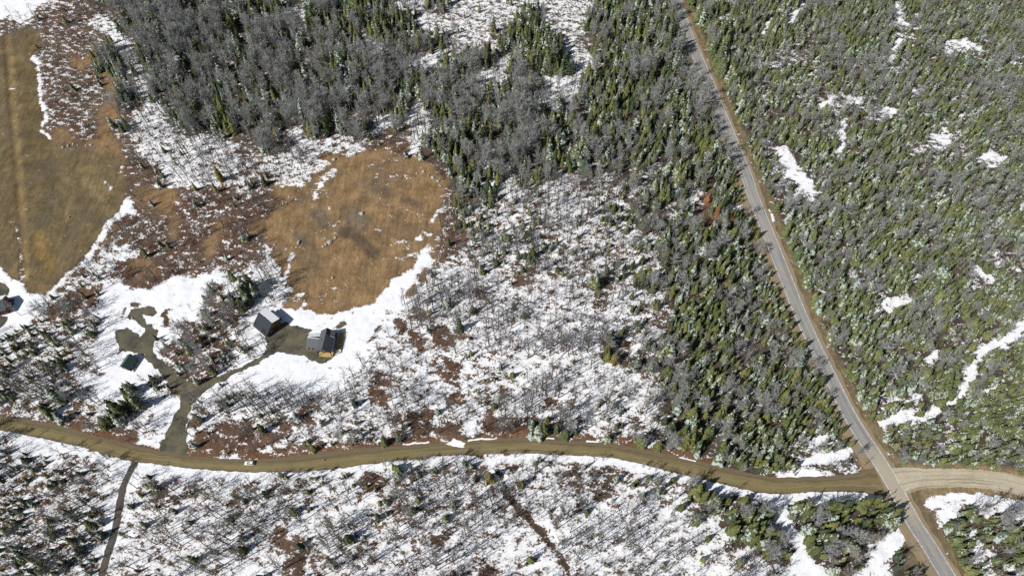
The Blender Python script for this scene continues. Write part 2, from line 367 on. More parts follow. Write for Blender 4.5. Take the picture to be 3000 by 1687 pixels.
def ramp(nt, v, a, b, c=0.0, d=1.0):
    n = N(nt, 'ShaderNodeMapRange')
    nt.links.new(v, n.inputs[0])
    for i, k in enumerate((a, b, c, d)):
        n.inputs[i + 1].default_value = k
    return n.outputs[0]

def mapping(nt, vec, scale=(1, 1, 1), rot=0.0):
    n = N(nt, 'ShaderNodeMapping')
    n.inputs['Scale'].default_value = scale
    n.inputs['Rotation'].default_value = (0, 0, rot)
    nt.links.new(vec, n.inputs['Vector'])
    return n.outputs[0]

def bump(nt, b, h, strength=.4, dist=.2):
    n = N(nt, 'ShaderNodeBump')
    n.inputs['Strength'].default_value = strength
    n.inputs['Distance'].default_value = dist
    nt.links.new(h, n.inputs['Height'])
    nt.links.new(n.outputs[0], b.inputs['Normal'])

SNOWC = (.86, .87, .885)

def ground_material():
    m, nt, b = nodes('ground_snow_and_litter', .95)
    pos = N(nt, 'ShaderNodeTexCoord').outputs['Object']
    at = N(nt, 'ShaderNodeAttribute', attribute_name='snow').outputs['Fac']
    col = N(nt, 'ShaderNodeAttribute', attribute_name='tint').outputs['Color']
    n1 = noise(nt, mapping(nt, pos, (1, 1.5, 1), .5), .20, 6, .66)
    n2 = noise(nt, pos, .95, 3, .62)
    n = mathn(nt, 'ADD', mathn(nt, 'MULTIPLY', n1, .66), mathn(nt, 'MULTIPLY', n2, .34))
    n = ramp(nt, n, .36, .64)
    d = mathn(nt, 'SUBTRACT', at, n)
    fac = ramp(nt, d, -.05, .07)
    g1 = noise(nt, mapping(nt, pos, (1.0, .35, 1), -.55), 1.3, 4, .7)
    g2 = noise(nt, pos, .11, 5, .65)
    g3 = noise(nt, pos, .045, 4, .6)
    g4 = noise(nt, mapping(nt, pos, (1.0, .16, 1), -.62), .45, 4, .65)
    shade = mathn(nt, 'MULTIPLY', ramp(nt, g1, .25, .75, .60, 1.44), ramp(nt, g2, .3, .7, .62, 1.34))
    shade = mathn(nt, 'MULTIPLY', shade, ramp(nt, g4, .3, .7, .72, 1.26))
    bare = mixc(nt, 1.0, col, shade, 'MULTIPLY')
    bare = mixc(nt, ramp(nt, g3, .46, .64, 0, .45), bare, (.105, .085, .062))
    sn = mixc(nt, ramp(nt, noise(nt, pos, .35, 5, .65), .32, .62), (.77, .785, .81), SNOWC)
    thin = ramp(nt, d, .05, .30, .55, 1.0)
    sn = mixc(nt, thin, (.50, .46, .42), sn)
    nt.links.new(mixc(nt, fac, bare, sn), b.inputs['Base Color'])
    hgt = mathn(nt, 'ADD', mathn(nt, 'MULTIPLY', fac, .8), mathn(nt, 'MULTIPLY', g1, .7))
    bump(nt, b, hgt, .55, .22)
    return m

def gravel_material(name, c1, c2, c3, streak=True, edge=False):
    m, nt, b = nodes(name, .95)
    uv = N(nt, 'ShaderNodeAttribute', attribute_name='across').outputs['Vector']
    pos = N(nt, 'ShaderNodeTexCoord').outputs['Object']
    col = mixc(nt, ramp(nt, noise(nt, pos, .16, 4, .6), .35, .65), c1, c2)
    if streak:
        s = noise(nt, mapping(nt, uv, (9.0, .020, 1)), 1.0, 3, .55)
        col = mixc(nt, ramp(nt, s, .50, .66, 0, .8), col, c3)
    else:
        col = mixc(nt, ramp(nt, noise(nt, pos, .13, 5, .65), .46, .62, 0, .85), col, c3)
    if edge:
        sp = N(nt, 'ShaderNodeSeparateXYZ')
        nt.links.new(uv, sp.inputs[0])
        wob = mathn(nt, 'MULTIPLY', mathn(nt, 'SUBTRACT', noise(nt, mapping(nt, uv, (2.0, .05, 1)), 1.0, 4, .6), .5), .5)
        uu = mathn(nt, 'ADD', sp.outputs[0], wob)
        col = mixc(nt, ramp(nt, uu, .12, .30, .85, 0), col, (.150, .115, .078))
        col = mixc(nt, ramp(nt, mathn(nt, 'ABSOLUTE', mathn(nt, 'SUBTRACT', uu, .28)), .0, .07, .65, 0), col, (.085, .070, .048))
        col = mixc(nt, ramp(nt, mathn(nt, 'ABSOLUTE', mathn(nt, 'SUBTRACT', uu, .62)), .0, .09, .45, 0), col, (.26, .215, .115))
        col = mixc(nt, ramp(nt, uu, .86, .97, 0, .7), col, (.105, .082, .052))
    f = noise(nt, pos, 2.2, 5, .75)
    col = mixc(nt, 1.0, col, ramp(nt, f, .2, .8, .66, 1.34), 'MULTIPLY')
    nt.links.new(col, b.inputs['Base Color'])
    bump(nt, b, f, .5, .1)
    return m

def asphalt_material():
    m, nt, b = nodes('worn_asphalt', .85)
    uv = N(nt, 'ShaderNodeAttribute', attribute_name='across').outputs['Vector']
    pos = N(nt, 'ShaderNodeTexCoord').outputs['Object']
    s = noise(nt, mapping(nt, uv, (5.0, .012, 1)), 1.0, 3, .5)
    col = mixc(nt, ramp(nt, s, .38, .62), (.205, .205, .20), (.315, .31, .295))
    col = mixc(nt, ramp(nt, noise(nt, pos, .05, 5, .7), .42, .66, 0, .75), col, (.34, .315, .265))
    col = mixc(nt, ramp(nt, noise(nt, mapping(nt, uv, (3.0, .06, 1)), 1.0, 5, .7), .56, .64, 0, .6), col, (.165, .165, .165))
    jx = P(2628, 1416)
    vm = N(nt, 'ShaderNodeVectorMath', operation='DISTANCE')
    nt.links.new(pos, vm.inputs[0])
    vm.inputs[1].default_value = (jx.x, jx.y, 0)
    near = mathn(nt, 'ADD', ramp(nt, vm.outputs['Value'], 3, 26, 1, 0), mathn(nt, 'SUBTRACT', noise(nt, pos, .22, 5, .7), .62))
    col = mixc(nt, ramp(nt, near, .0, .55, 0, .85), col, (.40, .355, .265))
    col = mixc(nt, 1.0, col, ramp(nt, noise(nt, pos, 2.2, 4, .7), .2, .8, .84, 1.16), 'MULTIPLY')
    nt.links.new(col, b.inputs['Base Color'])
    return m

def plain(name, c, var=.25, scale=1.5, rough=.85, metal=0.0, stretch=(1, 1, 1)):
    m, nt, b = nodes(name, rough)
    pos = N(nt, 'ShaderNodeTexCoord').outputs['Object']
    f = noise(nt, mapping(nt, pos, stretch), scale, 4, .65)
    nt.links.new(mixc(nt, 1.0, tuple(c), ramp(nt, f, .25, .75, 1 - var, 1 + var), 'MULTIPLY'), b.inputs['Base Color'])
    b.inputs['Metallic'].default_value = metal
    return m

def paint_worn(name, c, under):
    m, nt, b = nodes(name, .8)
    pos = N(nt, 'ShaderNodeTexCoord').outputs['Object']
    f = noise(nt, pos, .8, 4, .7)
    nt.links.new(mixc(nt, ramp(nt, f, .46, .58), tuple(under), tuple(c)), b.inputs['Base Color'])
    return m

def foliage_material(name, ca, cb, cc, frost=True):
    m, nt, b = nodes(name, .75)
    r = N(nt, 'ShaderNodeObjectInfo').outputs['Random']
    tone = N(nt, 'ShaderNodeAttribute', attribute_name='tone').outputs['Fac']
    fr = N(nt, 'ShaderNodeAttribute', attribute_name='frost').outputs['Fac']
    col = mixc(nt, ramp(nt, r, .0, .45), ca, cb)
    col = mixc(nt, ramp(nt, r, .55, 1.0), col, cc)
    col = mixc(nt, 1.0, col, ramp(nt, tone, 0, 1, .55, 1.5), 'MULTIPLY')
    if frost:
        k = mathn(nt, 'FRACT', mathn(nt, 'MULTIPLY', r, 7.31))
        k = ramp(nt, k, .45, 1.0, 0.0, 1.0)
        f = ramp(nt, mathn(nt, 'SUBTRACT', mathn(nt, 'MULTIPLY', fr, 1.0), mathn(nt, 'SUBTRACT', 1.0, mathn(nt, 'MULTIPLY', k, .62))), 0.0, .08)
        col = mixc(nt, mathn(nt, 'MULTIPLY', f, .85), col, (.44, .51, .49))
    nt.links.new(col, b.inputs['Base Color'])
    return m

M_GROUND = ground_material()
M_GRAVEL = gravel_material('olive_wet_gravel', (.178, .143, .068), (.215, .173, .086), (.122, .098, .060), True, True)
M_SAND = gravel_material('pale_sand_gravel', (.42, .365, .26), (.50, .445, .33), (.17, .135, .09), True)
M_DRIVE = gravel_material('grey_green_gravel', (.100, .096, .072), (.150, .132, .078), (.055, .054, .048), False)
M_TRACK = gravel_material('dark_track_dirt', (.075, .066, .055), (.098, .084, .068), (.15, .135, .12))
M_SHOULDER = gravel_material('tan_verge_gravel', (.29, .21, .12), (.24, .195, .135), (.31, .26, .18))
M_ASPH = asphalt_material()
M_WHITE = paint_worn('worn_white_paint', (.70, .70, .66), (.42, .41, .38))
M_YELLOW = paint_worn('worn_yellow_paint', (.46, .31, .09), (.30, .27, .21))
M_SPRUCE = foliage_material('spruce_needles', (.040, .060, .032), (.092, .106, .036), (.142, .142, .044))
M_FIR = foliage_material('young_fir_needles', (.070, .092, .042), (.118, .134, .052), (.160, .166, .066))
M_RUSTY = foliage_material('dead_rust_needles', (.20, .085, .04), (.20, .085, .04), (.24, .11, .05), False)
M_GOLD = foliage_material('golden_needles', (.15, .12, .03), (.15, .12, .03), (.16, .12, .03), False)
M_TWIG = foliage_material('grey_twigs', (.29, .30, .285), (.35, .36, .345), (.27, .26, .24), False)
M_BARK = foliage_material('grey_bark', (.26, .25, .235), (.42, .41, .39), (.16, .145, .13), False)
M_BACKLITBARK = foliage_material('backlit_bark', (.085, .072, .060), (.12, .105, .090), (.065, .052, .042), False)  # shade of backlit trunks against snow, put into the bark colour
M_BRUSH = foliage_material('brush_twigs', (.20, .165, .135), (.24, .215, .185), (.205, .115, .065), False)
M_ROCK = plain('granite_boulder', (.40, .39, .365), .25, 1.2)
M_SNOW = plain('old_snow', SNOWC, .05, .8)

# ------------------------------------------------------------------ mesh helpers
def mesh_obj(name, verts, faces, mat, parent=None, smooth=False, link=True):
    me = bpy.data.meshes.new(name)
    me.from_pydata([tuple(v) for v in verts], [], faces)
    me.materials.append(mat)
    if smooth:
        me.polygons.foreach_set('use_smooth', [True] * len(me.polygons))
    o = bpy.data.objects.new(name, me)
    if link:
        COL.objects.link(o)
    if parent is not None:
        o.parent = parent
    return o

def tag(o, label=None, cat=None, group=None, kind=None):
    for k, v in (('label', label), ('category', cat), ('group', group), ('kind', kind)):
        if v:
            o[k] = v
    return o

def empty(name, loc, rz=0.0):
    o = bpy.data.objects.new(name, None)
    o.empty_display_size = .5
    o.location = loc
    o.rotation_euler = (0, 0, rz)
    COL.objects.link(o)
    return o

class MB:
    def __init__(s):
        s.v, s.f = [], []
    def box(s, x0, x1, y0, y1, z0, z1):
        n = len(s.v)
        s.v += [(x, y, z) for z in (z0, z1) for y in (y0, y1) for x in (x0, x1)]
        s.f += [tuple(n + i for i in q) for q in ((0, 2, 3, 1), (4, 5, 7, 6), (0, 1, 5, 4), (2, 6, 7, 3), (0, 4, 6, 2), (1, 3, 7, 5))]
        return s
    def slab(s, pts, th):
        """a sheet through pts (3 or 4 points, seen from above counter-clockwise) thickened downwards along its normal"""
        pts = [Vector(p) for p in pts]
        nrm = (pts[1] - pts[0]).cross(pts[2] - pts[0]).normalized()
        if nrm.z < 0:
            pts = pts[::-1]
            nrm = -nrm
        n, k = len(s.v), len(pts)
        s.v += [tuple(p) for p in pts] + [tuple(p - nrm * th) for p in pts]
        s.f += [tuple(range(n, n + k)), tuple(range(n + 2 * k - 1, n + k - 1, -1))]
        s.f += [(n + i, n + k + i, n + k + (i + 1) % k, n + (i + 1) % k) for i in range(k)]
        return s
    def bar(s, a, b, w):
        a, b = Vector(a), Vector(b)
        d = (b - a).normalized()
        u = d.cross(Vector((0, 0, 1)) if abs(d.z) < .9 else Vector((1, 0, 0))).normalized() * w * .5
        v = d.cross(u).normalized() * w * .5
        n = len(s.v)
        s.v += [tuple(p + i * u + j * v) for p in (a, b) for i, j in ((-1, -1), (1, -1), (1, 1), (-1, 1))]
        s.f += [(n, n + 3, n + 2, n + 1), (n + 4, n + 5, n + 6, n + 7)] + [(n + i, n + (i + 1) % 4, n + 4 + (i + 1) % 4, n + 4 + i) for i in range(4)]
        return s
    def tube(s, pts, rads, k=6, cap=True):
        n = len(s.v)
        for i, (p, r) in enumerate(zip(pts, rads)):
            p = Vector(p)
            a = Vector(pts[max(i - 1, 0)])
            b = Vector(pts[min(i + 1, len(pts) - 1)])
            d = (b - a).normalized()
            u = d.cross(Vector((0, 0, 1)) if abs(d.z) < .9 else Vector((1, 0, 0))).normalized()
            v = d.cross(u)
            for j in range(k):
                t = 2 * math.pi * j / k
                s.v.append(tuple(p + (u * math.cos(t) + v * math.sin(t)) * r))
        for i in range(len(pts) - 1):
            for j in range(k):
                s.f.append((n + i * k + j, n + i * k + (j + 1) % k, n + (i + 1) * k + (j + 1) % k, n + (i + 1) * k + j))
        if cap:
            s.f += [tuple(range(n + k - 1, n - 1, -1)), tuple(range(n + (len(pts) - 1) * k, n + len(pts) * k))]
        return s
    def build(s, name, mat, parent=None, smooth=False):
        return mesh_obj(name, s.v, s.f, mat, parent, smooth)

# ------------------------------------------------------------------ the ground sheet
def far_axis(a0, a1, ax):
    lo = [a0 - d for d in (3000, 1500, 700, 320, 140, 60, 24, 8)]
    hi = [a1 + d for d in (8, 24, 60, 140, 320, 700, 1500, 3000)]
    return np.array(lo + list(ax) + hi)

ax_, ay_ = far_axis(gx[0], gx[-1], gx), far_axis(gy[0], gy[-1], gy)
K = 8
def padn(a):
    return np.pad(a, [(K, K), (K, K)] + [(0, 0)] * (a.ndim - 2), mode='edge')
AX, AY = np.meshgrid(ax_, ay_)
AZ = padn(hz)
co = np.stack([AX, AY, AZ], -1).reshape(-1, 3).astype(np.float32)
nr, nc = AX.shape
idx = np.arange(nr * nc).reshape(nr, nc)
quads = np.stack([idx[:-1, :-1], idx[:-1, 1:], idx[1:, 1:], idx[1:, :-1]], -1).reshape(-1, 4).astype(np.int32)
me = bpy.data.meshes.new('ground')
me.vertices.add(len(co))
me.vertices.foreach_set('co', co.ravel())
me.loops.add(quads.size)
me.loops.foreach_set('vertex_index', quads.ravel())
me.polygons.add(len(quads))
me.polygons.foreach_set('loop_start', np.arange(0, quads.size, 4, dtype=np.int32))
me.polygons.foreach_set('use_smooth', np.ones(len(quads), bool))
me.update(calc_edges=True)
at = me.attributes.new('snow', 'FLOAT', 'POINT')
at.data.foreach_set('value', padn(snow).ravel().astype(np.float32))
at = me.attributes.new('tint', 'FLOAT_COLOR', 'POINT')
tc = np.concatenate([padn(gcol).reshape(-1, 3), np.ones((nr * nc, 1))], 1)
at.data.foreach_set('color', tc.ravel().astype(np.float32))
me.materials.append(M_GROUND)
ground = bpy.data.objects.new('ground', me)
COL.objects.link(ground)
tag(ground, 'wide ground of patchy snow, brown leaf litter and dry grass', None, None, 'structure')

# ------------------------------------------------------------------ roads
def resample(pts, step):
    pts = [Vector((p[0], p[1])) for p in pts]
    out = []
    for i in range(len(pts) - 1):
        p0, p1, p2, p3 = pts[max(i - 1, 0)], pts[i], pts[i + 1], pts[min(i + 2, len(pts) - 1)]
        n = max(1, int((p2 - p1).length / step))
        for k in range(n):
            t = k / n
            out.append(.5 * ((2 * p1) + (p2 - p0) * t + (2 * p0 - 5 * p1 + 4 * p2 - p3) * t * t + (3 * p1 - p0 - 3 * p2 + p3) * t ** 3))
    out.append(pts[-1])
    return out

def ribbon(name, left, right, z, mat, across=6, crown=0.0, parent=None, jit=0.0):
    """left and right: lists of the same length of 2-D world points"""
    vs, fs, uv = [], [], []
    run = 0.0
    for i, (a, b) in enumerate(zip(left, right)):
        if i:
            run += ((a + b) / 2 - (left[i - 1] + right[i - 1]) / 2).length
        ja, jb = (random.uniform(-jit, jit), random.uniform(-jit, jit)) if jit else (0, 0)
        d = (b - a).normalized()
        a2, b2 = a + d * ja, b + d * jb
        for k in range(across + 1):
            t = k / across
            p = a2.lerp(b2, t)
            vs.append((p.x, p.y, z + crown * (1 - (2 * t - 1) ** 2)))
            uv.append((t, run, 0))
    w = across + 1
    for i in range(len(left) - 1):
        for k in range(across):
            fs.append((i * w + k, i * w + k + 1, (i + 1) * w + k + 1, (i + 1) * w + k))
    o = mesh_obj(name, vs, fs, mat, parent, True)
    if o.data.polygons[0].normal.z < 0:
        o.data.flip_normals()
    at = o.data.attributes.new('across', 'FLOAT_VECTOR', 'POINT')
    at.data.foreach_set('vector', np.array(uv, np.float32).ravel())
    return o

def edges_to_world(top, bot, n):
    def arc(pts):
        w = resample([P(*p) for p in pts], 2.0)
        L = [0]
        for a, b in zip(w[:-1], w[1:]):
            L.append(L[-1] + (b - a).length)
        return [Vector((float(np.interp(t, L, [p.x for p in w])), float(np.interp(t, L, [p.y for p in w])))) for t in np.linspace(0, L[-1], n)]
    return arc(top), arc(bot)

def offset_line(pts, d):
    out = []
    for i, p in enumerate(pts):
        t = (pts[min(i + 1, len(pts) - 1)] - pts[max(i - 1, 0)]).normalized()
        out.append(p + Vector((t.y, -t.x)) * d)          # d > 0: to the right of the direction of travel
    return out

a, b = edges_to_world(ROAD_TOP, ROAD_BOT, 330)
gravel_road = ribbon('gravel_road', a, b, .03, M_GRAVEL, 10, .10, jit=.35)
tag(gravel_road, 'wet olive gravel road crossing from the left edge to the paved road', None, None, 'structure')
a, b = edges_to_world(EAST_TOP, EAST_BOT, 150)
sand_road = ribbon('sand_road', a, b, .035, M_SAND, 10, .06, jit=.3)
tag(sand_road, 'pale sandy side road leaving the paved road to the right', None, None, 'structure')
axis = resample([P(*p) for p in PAVED], 3.0)
o = ribbon('road_verge', offset_line(axis, -5.6), offset_line(axis, 8.6), .012, M_SHOULDER, 6, 0, jit=.7)
tag(o, 'tan gravel verge along the paved road', None, None, 'structure')
paved = ribbon('paved_road', offset_line(axis, -3.9), offset_line(axis, 3.9), .045, M_ASPH, 8, .08)
tag(paved, 'worn grey paved road running from top to bottom right', None, None, 'structure')
for d in (-3.35, 3.35):
    ribbon('edge_line', offset_line(axis, d - .17), offset_line(axis, d + .17), .096, M_WHITE, 1, 0, paved)
i = 0
while i < len(axis) - 4:
    px_, py_ = pix(axis[i].x, axis[i].y)
    if not 1350 < py_ < 1480:
        seg = axis[i:i + 3]
        ribbon('centre_line', offset_line(seg, -.14), offset_line(seg, .14), .135, M_YELLOW, 1, 0, paved)
    i += 4
tr = resample([P(*p) for p in TRACK], 2.0)
o = ribbon('dirt_track', offset_line(tr, -1.6), offset_line(tr, 1.6), .025, M_TRACK, 6, .03, jit=.35)
tag(o, 'dark dirt track leading down from the gravel road', None, None, 'structure')

def poly_sheet(name, poly, z, mat, jit=.35, step=.8):
    w = [P(*p) for p in poly]
    cs = []
    for i, p in enumerate(w):
        q = w[(i + 1) % len(w)]
        n = max(1, int((q - p).length / step))
        cs += [p.lerp(q, k / n) for k in range(n)]
    ax = np.array([c.x for c in cs])
    ay = np.array([c.y for c in cs])
    dx = (fbm(ax / 3.2, ay / 3.2, 61, 3) - .5) * 6 * jit + (fbm(ax / .9, ay / .9, 63, 2) - .5) * 2 * jit
    dy = (fbm(ax / 3.2, ay / 3.2, 71, 3) - .5) * 6 * jit + (fbm(ax / .9, ay / .9, 73, 2) - .5) * 2 * jit
    pts = [(float(a + b), float(c + d), z) for a, b, c, d in zip(ax, dx, ay, dy)]
    bm = bmesh.new()
    f = bm.faces.new([bm.verts.new(p) for p in pts])
    bmesh.ops.triangulate(bm, faces=[f])
    bmesh.ops.recalc_face_normals(bm, faces=bm.faces)
    me = bpy.data.meshes.new(name)
    bm.to_mesh(me)
    bm.free()
    if me.polygons[0].normal.z < 0:
        me.flip_normals()
    me.materials.append(mat)
    o = bpy.data.objects.new(name, me)
    COL.objects.link(o)
    return o

tag(poly_sheet('driveway', DRIVE_W, .02, M_DRIVE, .55), 'forked grey gravel driveway to the houses', None, None, 'structure')
tag(poly_sheet('parking_pad', PAD_W, .02, M_DRIVE, .2), 'gravel pad above the red house at the left edge', None, None, 'structure')
tag(poly_sheet('parking_pad', PAD_W2, .02, M_DRIVE, .2), 'gravel pad below the red house at the left edge', None, None, 'structure')
tag(poly_sheet('snow_patch', [(1301, 1299), (1322, 1293), (1330, 1284), (1345, 1290), (1366, 1296), (1358, 1304), (1362, 1308), (1330, 1309)], .17, M_SNOW, .3), 'white snow patch lying on the edge of the gravel road', None, None, 'structure')
for q in ([(1180, 1299), (1258, 1293), (1258, 1297), (1182, 1303)], [(1372, 1287), (1455, 1281), (1455, 1285), (1372, 1292)], [(1575, 1281), (1625, 1283), (1625, 1287), (1575, 1285)], [(1716, 1289), (1752, 1293), (1752, 1297), (1718, 1294)], [(1990, 1339), (2040, 1349), (2040, 1352), (1990, 1342)]):
    tag(poly_sheet('snow_strip', q, .10, M_SNOW, .2), 'thin snow strip along the upper edge of the gravel road', None, 'snow strips on the gravel road edge', 'structure')

# ------------------------------------------------------------------ buildings
M_SLATE = plain('slate_grey_metal_roof', (.092, .104, .112), .14, 2.5, .55, 0, (4, .3, 1))
M_SLATE_D = plain('charcoal_and_shaded_metal_roof', (.034, .039, .048), .35, 2.0, .55, 0, (4, .3, 1))
M_GREEN = plain('green_metal_roof', (.045, .080, .066), .3, 1.2, .5, 0, (4, .4, 1))
M_TEAL = plain('grey_green_shingle_roof', (.072, .092, .092), .2, 3.0, .85)
M_WOODB = plain('brown_board_wall', (.165, .080, .040), .30, 3.0, .85, 0, (.4, .4, 3))
M_REDW = plain('dark_red_board_wall', (.185, .050, .034), .25, 3.0, .85, 0, (3, 3, .4))
M_GREYW = plain('grey_board_wall', (.20, .20, .195), .15, 3.0, .85, 0, (.4, .4, 3))
M_DECK = plain('fresh_yellow_planks', (.50, .35, .13), .2, 2.0, .8, 0, (.4, 5, 1))
M_TIMBER = plain('dark_timber', (.045, .030, .020), .25, 2.0)
M_TRIM = plain('white_trim', (.72, .72, .70), .06, 2.0)
M_GLASS, _nt, _b = nodes('dark_window_glass', .08)
_b.inputs['Base Color'].default_value = (.02, .025, .03, 1)
_b.inputs['Specular IOR Level'].default_value = .5
M_DOOR = plain('charcoal_door', (.06, .06, .065), .15, 2.0)

def window(parent, x, y, z, w, h, axis, sgn):
    """pane with a frame, on a wall at x (axis 'x') or y (axis 'y') facing sgn"""
    t = .06
    if axis == 'x':
        fr = MB().box(min(x, x + sgn * t), max(x, x + sgn * t), y - w / 2 - .1, y + w / 2 + .1, z - .1, z + h + .1).build('window', M_TRIM, parent)
        MB().box(min(x + sgn * t, x + sgn * .08), max(x + sgn * t, x + sgn * .08), y - w / 2, y + w / 2, z, z + h).build('pane', M_GLASS, fr)
    else:
        fr = MB().box(x - w / 2 - .1, x + w / 2 + .1, min(y, y + sgn * t), max(y, y + sgn * t), z - .1, z + h + .1).build('window', M_TRIM, parent)
        MB().box(x - w / 2, x + w / 2, min(y + sgn * t, y + sgn * .08), max(y + sgn * t, y + sgn * .08), z, z + h).build('pane', M_GLASS, fr)

def gable_wall(x0, x1, y0, y1, zl, zr, zm, xm, base=-.25):
    """closed prism: walls with gable ends at y0 and y1, ridge along y at xm"""
    prof = [(x0, base), (x1, base), (x1, zr), (xm, zm), (x0, zl)]
    v = [(x, y, z) for y in (y0, y1) for x, z in prof]
    f = [(0, 1, 2, 3, 4), (9, 8, 7, 6, 5)] + [(i, i + 5, (i + 1) % 5 + 5, (i + 1) % 5) for i in range(5)]
    m = MB()
    m.v, m.f = v, f
    return m

# grey house with a garage wing, a timber porch and a deck
hs = empty('house', (-98.8, 176.5, 0), math.radians(-4.7))
tag(hs, 'grey roofed house with garage wing, timber truss porch and yellow wood deck', 'house')
gable_wall(-3.6, 3.6, -3.6, 6.0, 5.2, 5.2, 8.6, 0).build('main_wall', M_GREYW, hs)
MB().slab([(-4.15, -6.4, 5.1), (0.02, -6.4, 8.95), (0.02, 6.3, 8.95), (-4.15, 6.3, 5.1)], .14).build('roof_west', M_SLATE, hs)
MB().slab([(0.02, -6.4, 8.95), (4.15, -6.4, 5.1), (4.15, 2.7, 5.1), (0.02, 2.7, 8.95)], .14).build('roof_east', M_SLATE, hs)
ru = MB().slab([(0.02, 2.72, 8.98), (4.75, 2.72, 3.4), (4.75, 6.3, 3.4), (0.02, 6.3, 8.98)], .14).build('roof_east_upper', M_SLATE_D, hs)  # same house roof; shade of this steep slope painted as darker metal
MB().slab([(2.2, 2.45, 7.33), (4.1, 2.45, 5.28), (4.1, 2.75, 5.28), (2.2, 2.75, 7.33)], .10).build('roof_snow', M_SNOW, ru)
MB().box(-.25, .25, -.4, .1, 7.2, 7.9).build('roof_vent', M_SLATE_D, hs).location = (-1.9, 0, -.3)
# garage wing
m = MB()
prof = [(-2.6, -.25), (5.2, -.25), (5.2, 2.7), (1.8, 4.75), (-2.6, 2.7)]
m.v = [(x, y, z) for x in (-10.5, -3.62) for y, z in prof]
m.f = [(0, 4, 3, 2, 1), (5, 6, 7, 8, 9)] + [(i, (i + 1) % 5, (i + 1) % 5 + 5, i + 5) for i in range(5)]
m.build('wing_wall', M_GREYW, hs)
MB().slab([(-10.9, -3.1, 2.55), (-3.7, -3.1, 2.55), (-2.0, 1.8, 4.98), (-10.9, 1.8, 4.98)], .12).build('wing_roof_south', M_SLATE, hs)
wn_ = MB().slab([(-10.9, 1.82, 4.98), (-3.7, 1.82, 4.98), (-3.7, 5.6, 2.6), (-10.9, 5.6, 2.6)], .12).build('wing_roof_north', M_SLATE, hs)
MB().slab([(-10.6, 1.6, 5.12), (-4.15, 1.35, 5.02), (-4.15, 5.5, 2.88), (-10.6, 5.5, 2.88)], .16).build('roof_snow', M_SNOW, wn_)
for x in (-9.5, -7.3, -5.1):
    MB().box(x - .9, x + .9, -2.66, -2.6, 0, 2.2).build('garage_door', M_DOOR, hs)
for x in (-10.4, -8.4, -6.2, -4.0):
    MB().box(x - .09, x + .09, -2.95, -2.75, -.2, 2.45).build('post', M_TRIM, hs)
# porch
MB().box(-3.7, 3.7, -6.6, -3.62, .05, .4).build('porch_deck', M_DECK, hs)
for x in (-3.55, 3.55):
    MB().box(x - .14, x + .14, -6.4, -6.12, .4, 5.3).build('porch_post', M_TIMBER, hs)
tm = MB()
tm.bar((-3.9, -6.3, 5.25), (3.9, -6.3, 5.25), .26).bar((-3.95, -6.32, 5.05), (0, -6.32, 8.7), .24).bar((3.95, -6.32, 5.05), (0, -6.32, 8.7), .24)
tm.bar((0, -6.3, 5.25), (0, -6.3, 8.6), .2).bar((-1.9, -6.3, 6.9), (0, -6.3, 5.3), .2).bar((1.9, -6.3, 6.9), (0, -6.3, 5.3), .2)
tm.build('porch_truss', M_TIMBER, hs)
dr = MB().box(-.6, .6, -3.68, -3.6, .4, 2.6).build('door', M_DOOR, hs)
MB().box(.38, .46, -3.73, -3.68, 1.35, 1.5).build('handle', M_TRIM, dr)
for x in (-2.2, 2.2):
    window(hs, x, -3.6, 1.3, 1.2, 1.4, 'y', -1)
for y in (-1.5, 1.5, 4.5):
    window(hs, 3.6, y, 1.2, 1.1, 1.3, 'x', 1)
for x in (-9, -6.5):
    window(hs, x, 5.2, 1.0, 1.1, 1.1, 'y', 1)
# east deck
MB().box(4.3, 7.4, -1.6, 8.4, .35, .62).build('deck', M_DECK, hs)
rl = MB()
for y in np.linspace(-1.5, 8.3, 8):
    rl.box(7.26, 7.36, y - .05, y + .05, -.2, 1.6)
rl.box(7.26, 7.36, -1.5, 8.3, 1.52, 1.6).box(4.4, 7.26, 8.25, 8.35, 1.52, 1.6).box(4.4, 7.26, -1.55, -1.45, 1.52, 1.6)
rl.build('deck_railing', M_TIMBER, hs)
MB().box(4.5, 5.7, -3.0, -1.62, -.2, .3).build('deck_step', M_DECK, hs)
# small entry roof on the north side
MB().box(-.9, .9, 6.02, 8.4, -.25, 2.1).build('entry_wall', M_GREYW, hs)
en = MB().slab([(-1.2, 6.03, 2.75), (1.2, 6.03, 2.75), (1.2, 8.8, 2.25), (-1.2, 8.8, 2.25)], .1).build('entry_roof', M_SLATE, hs)

# dark barn with snow on its far slope
bn = empty('barn', (-132.7, 189.5, 0), math.radians(50.8))
tag(bn, 'dark roofed brown barn with snow on its upper right slope', 'barn')
gable_wall(-5.6, 4.2, -5.0, 5.0, 2.3, 6.2, 7.6, 0).build('wall', M_WOODB, bn)
MB().slab([(-6.5, -5.5, 1.75), (0, -5.5, 7.95), (0, 5.5, 7.95), (-6.5, 5.5, 1.75)], .14).build('roof', M_SLATE_D, bn)
rn = MB().slab([(0.03, -5.5, 7.95), (4.75, -5.5, 6.35), (4.75, 5.5, 6.35), (0.03, 5.5, 7.95)], .14).build('roof', M_SLATE_D, bn)
n0 = MB()
ys = np.linspace(-5.45, 5.45, 15)
for ya, yb in zip(ys[:-1], ys[1:]):
    k = random.uniform(.1, .35)
    n0.slab([(k, ya, 8.16 - k * .34), (4.7, ya, 6.57), (4.7, yb, 6.57), (k, yb, 8.16 - k * .34)], .17)
n0.build('roof_snow', M_SNOW, rn)
MB().box(4.22, 6.6, -2.4, 4.6, -.25, 2.3).build('lean_to_wall', M_WOODB, bn)
lt = MB().slab([(4.25, -2.7, 3.15), (7.0, -2.7, 2.45), (7.0, 5.0, 2.45), (4.25, 5.0, 3.15)], .1).build('lean_to_roof', M_SLATE_D, bn)
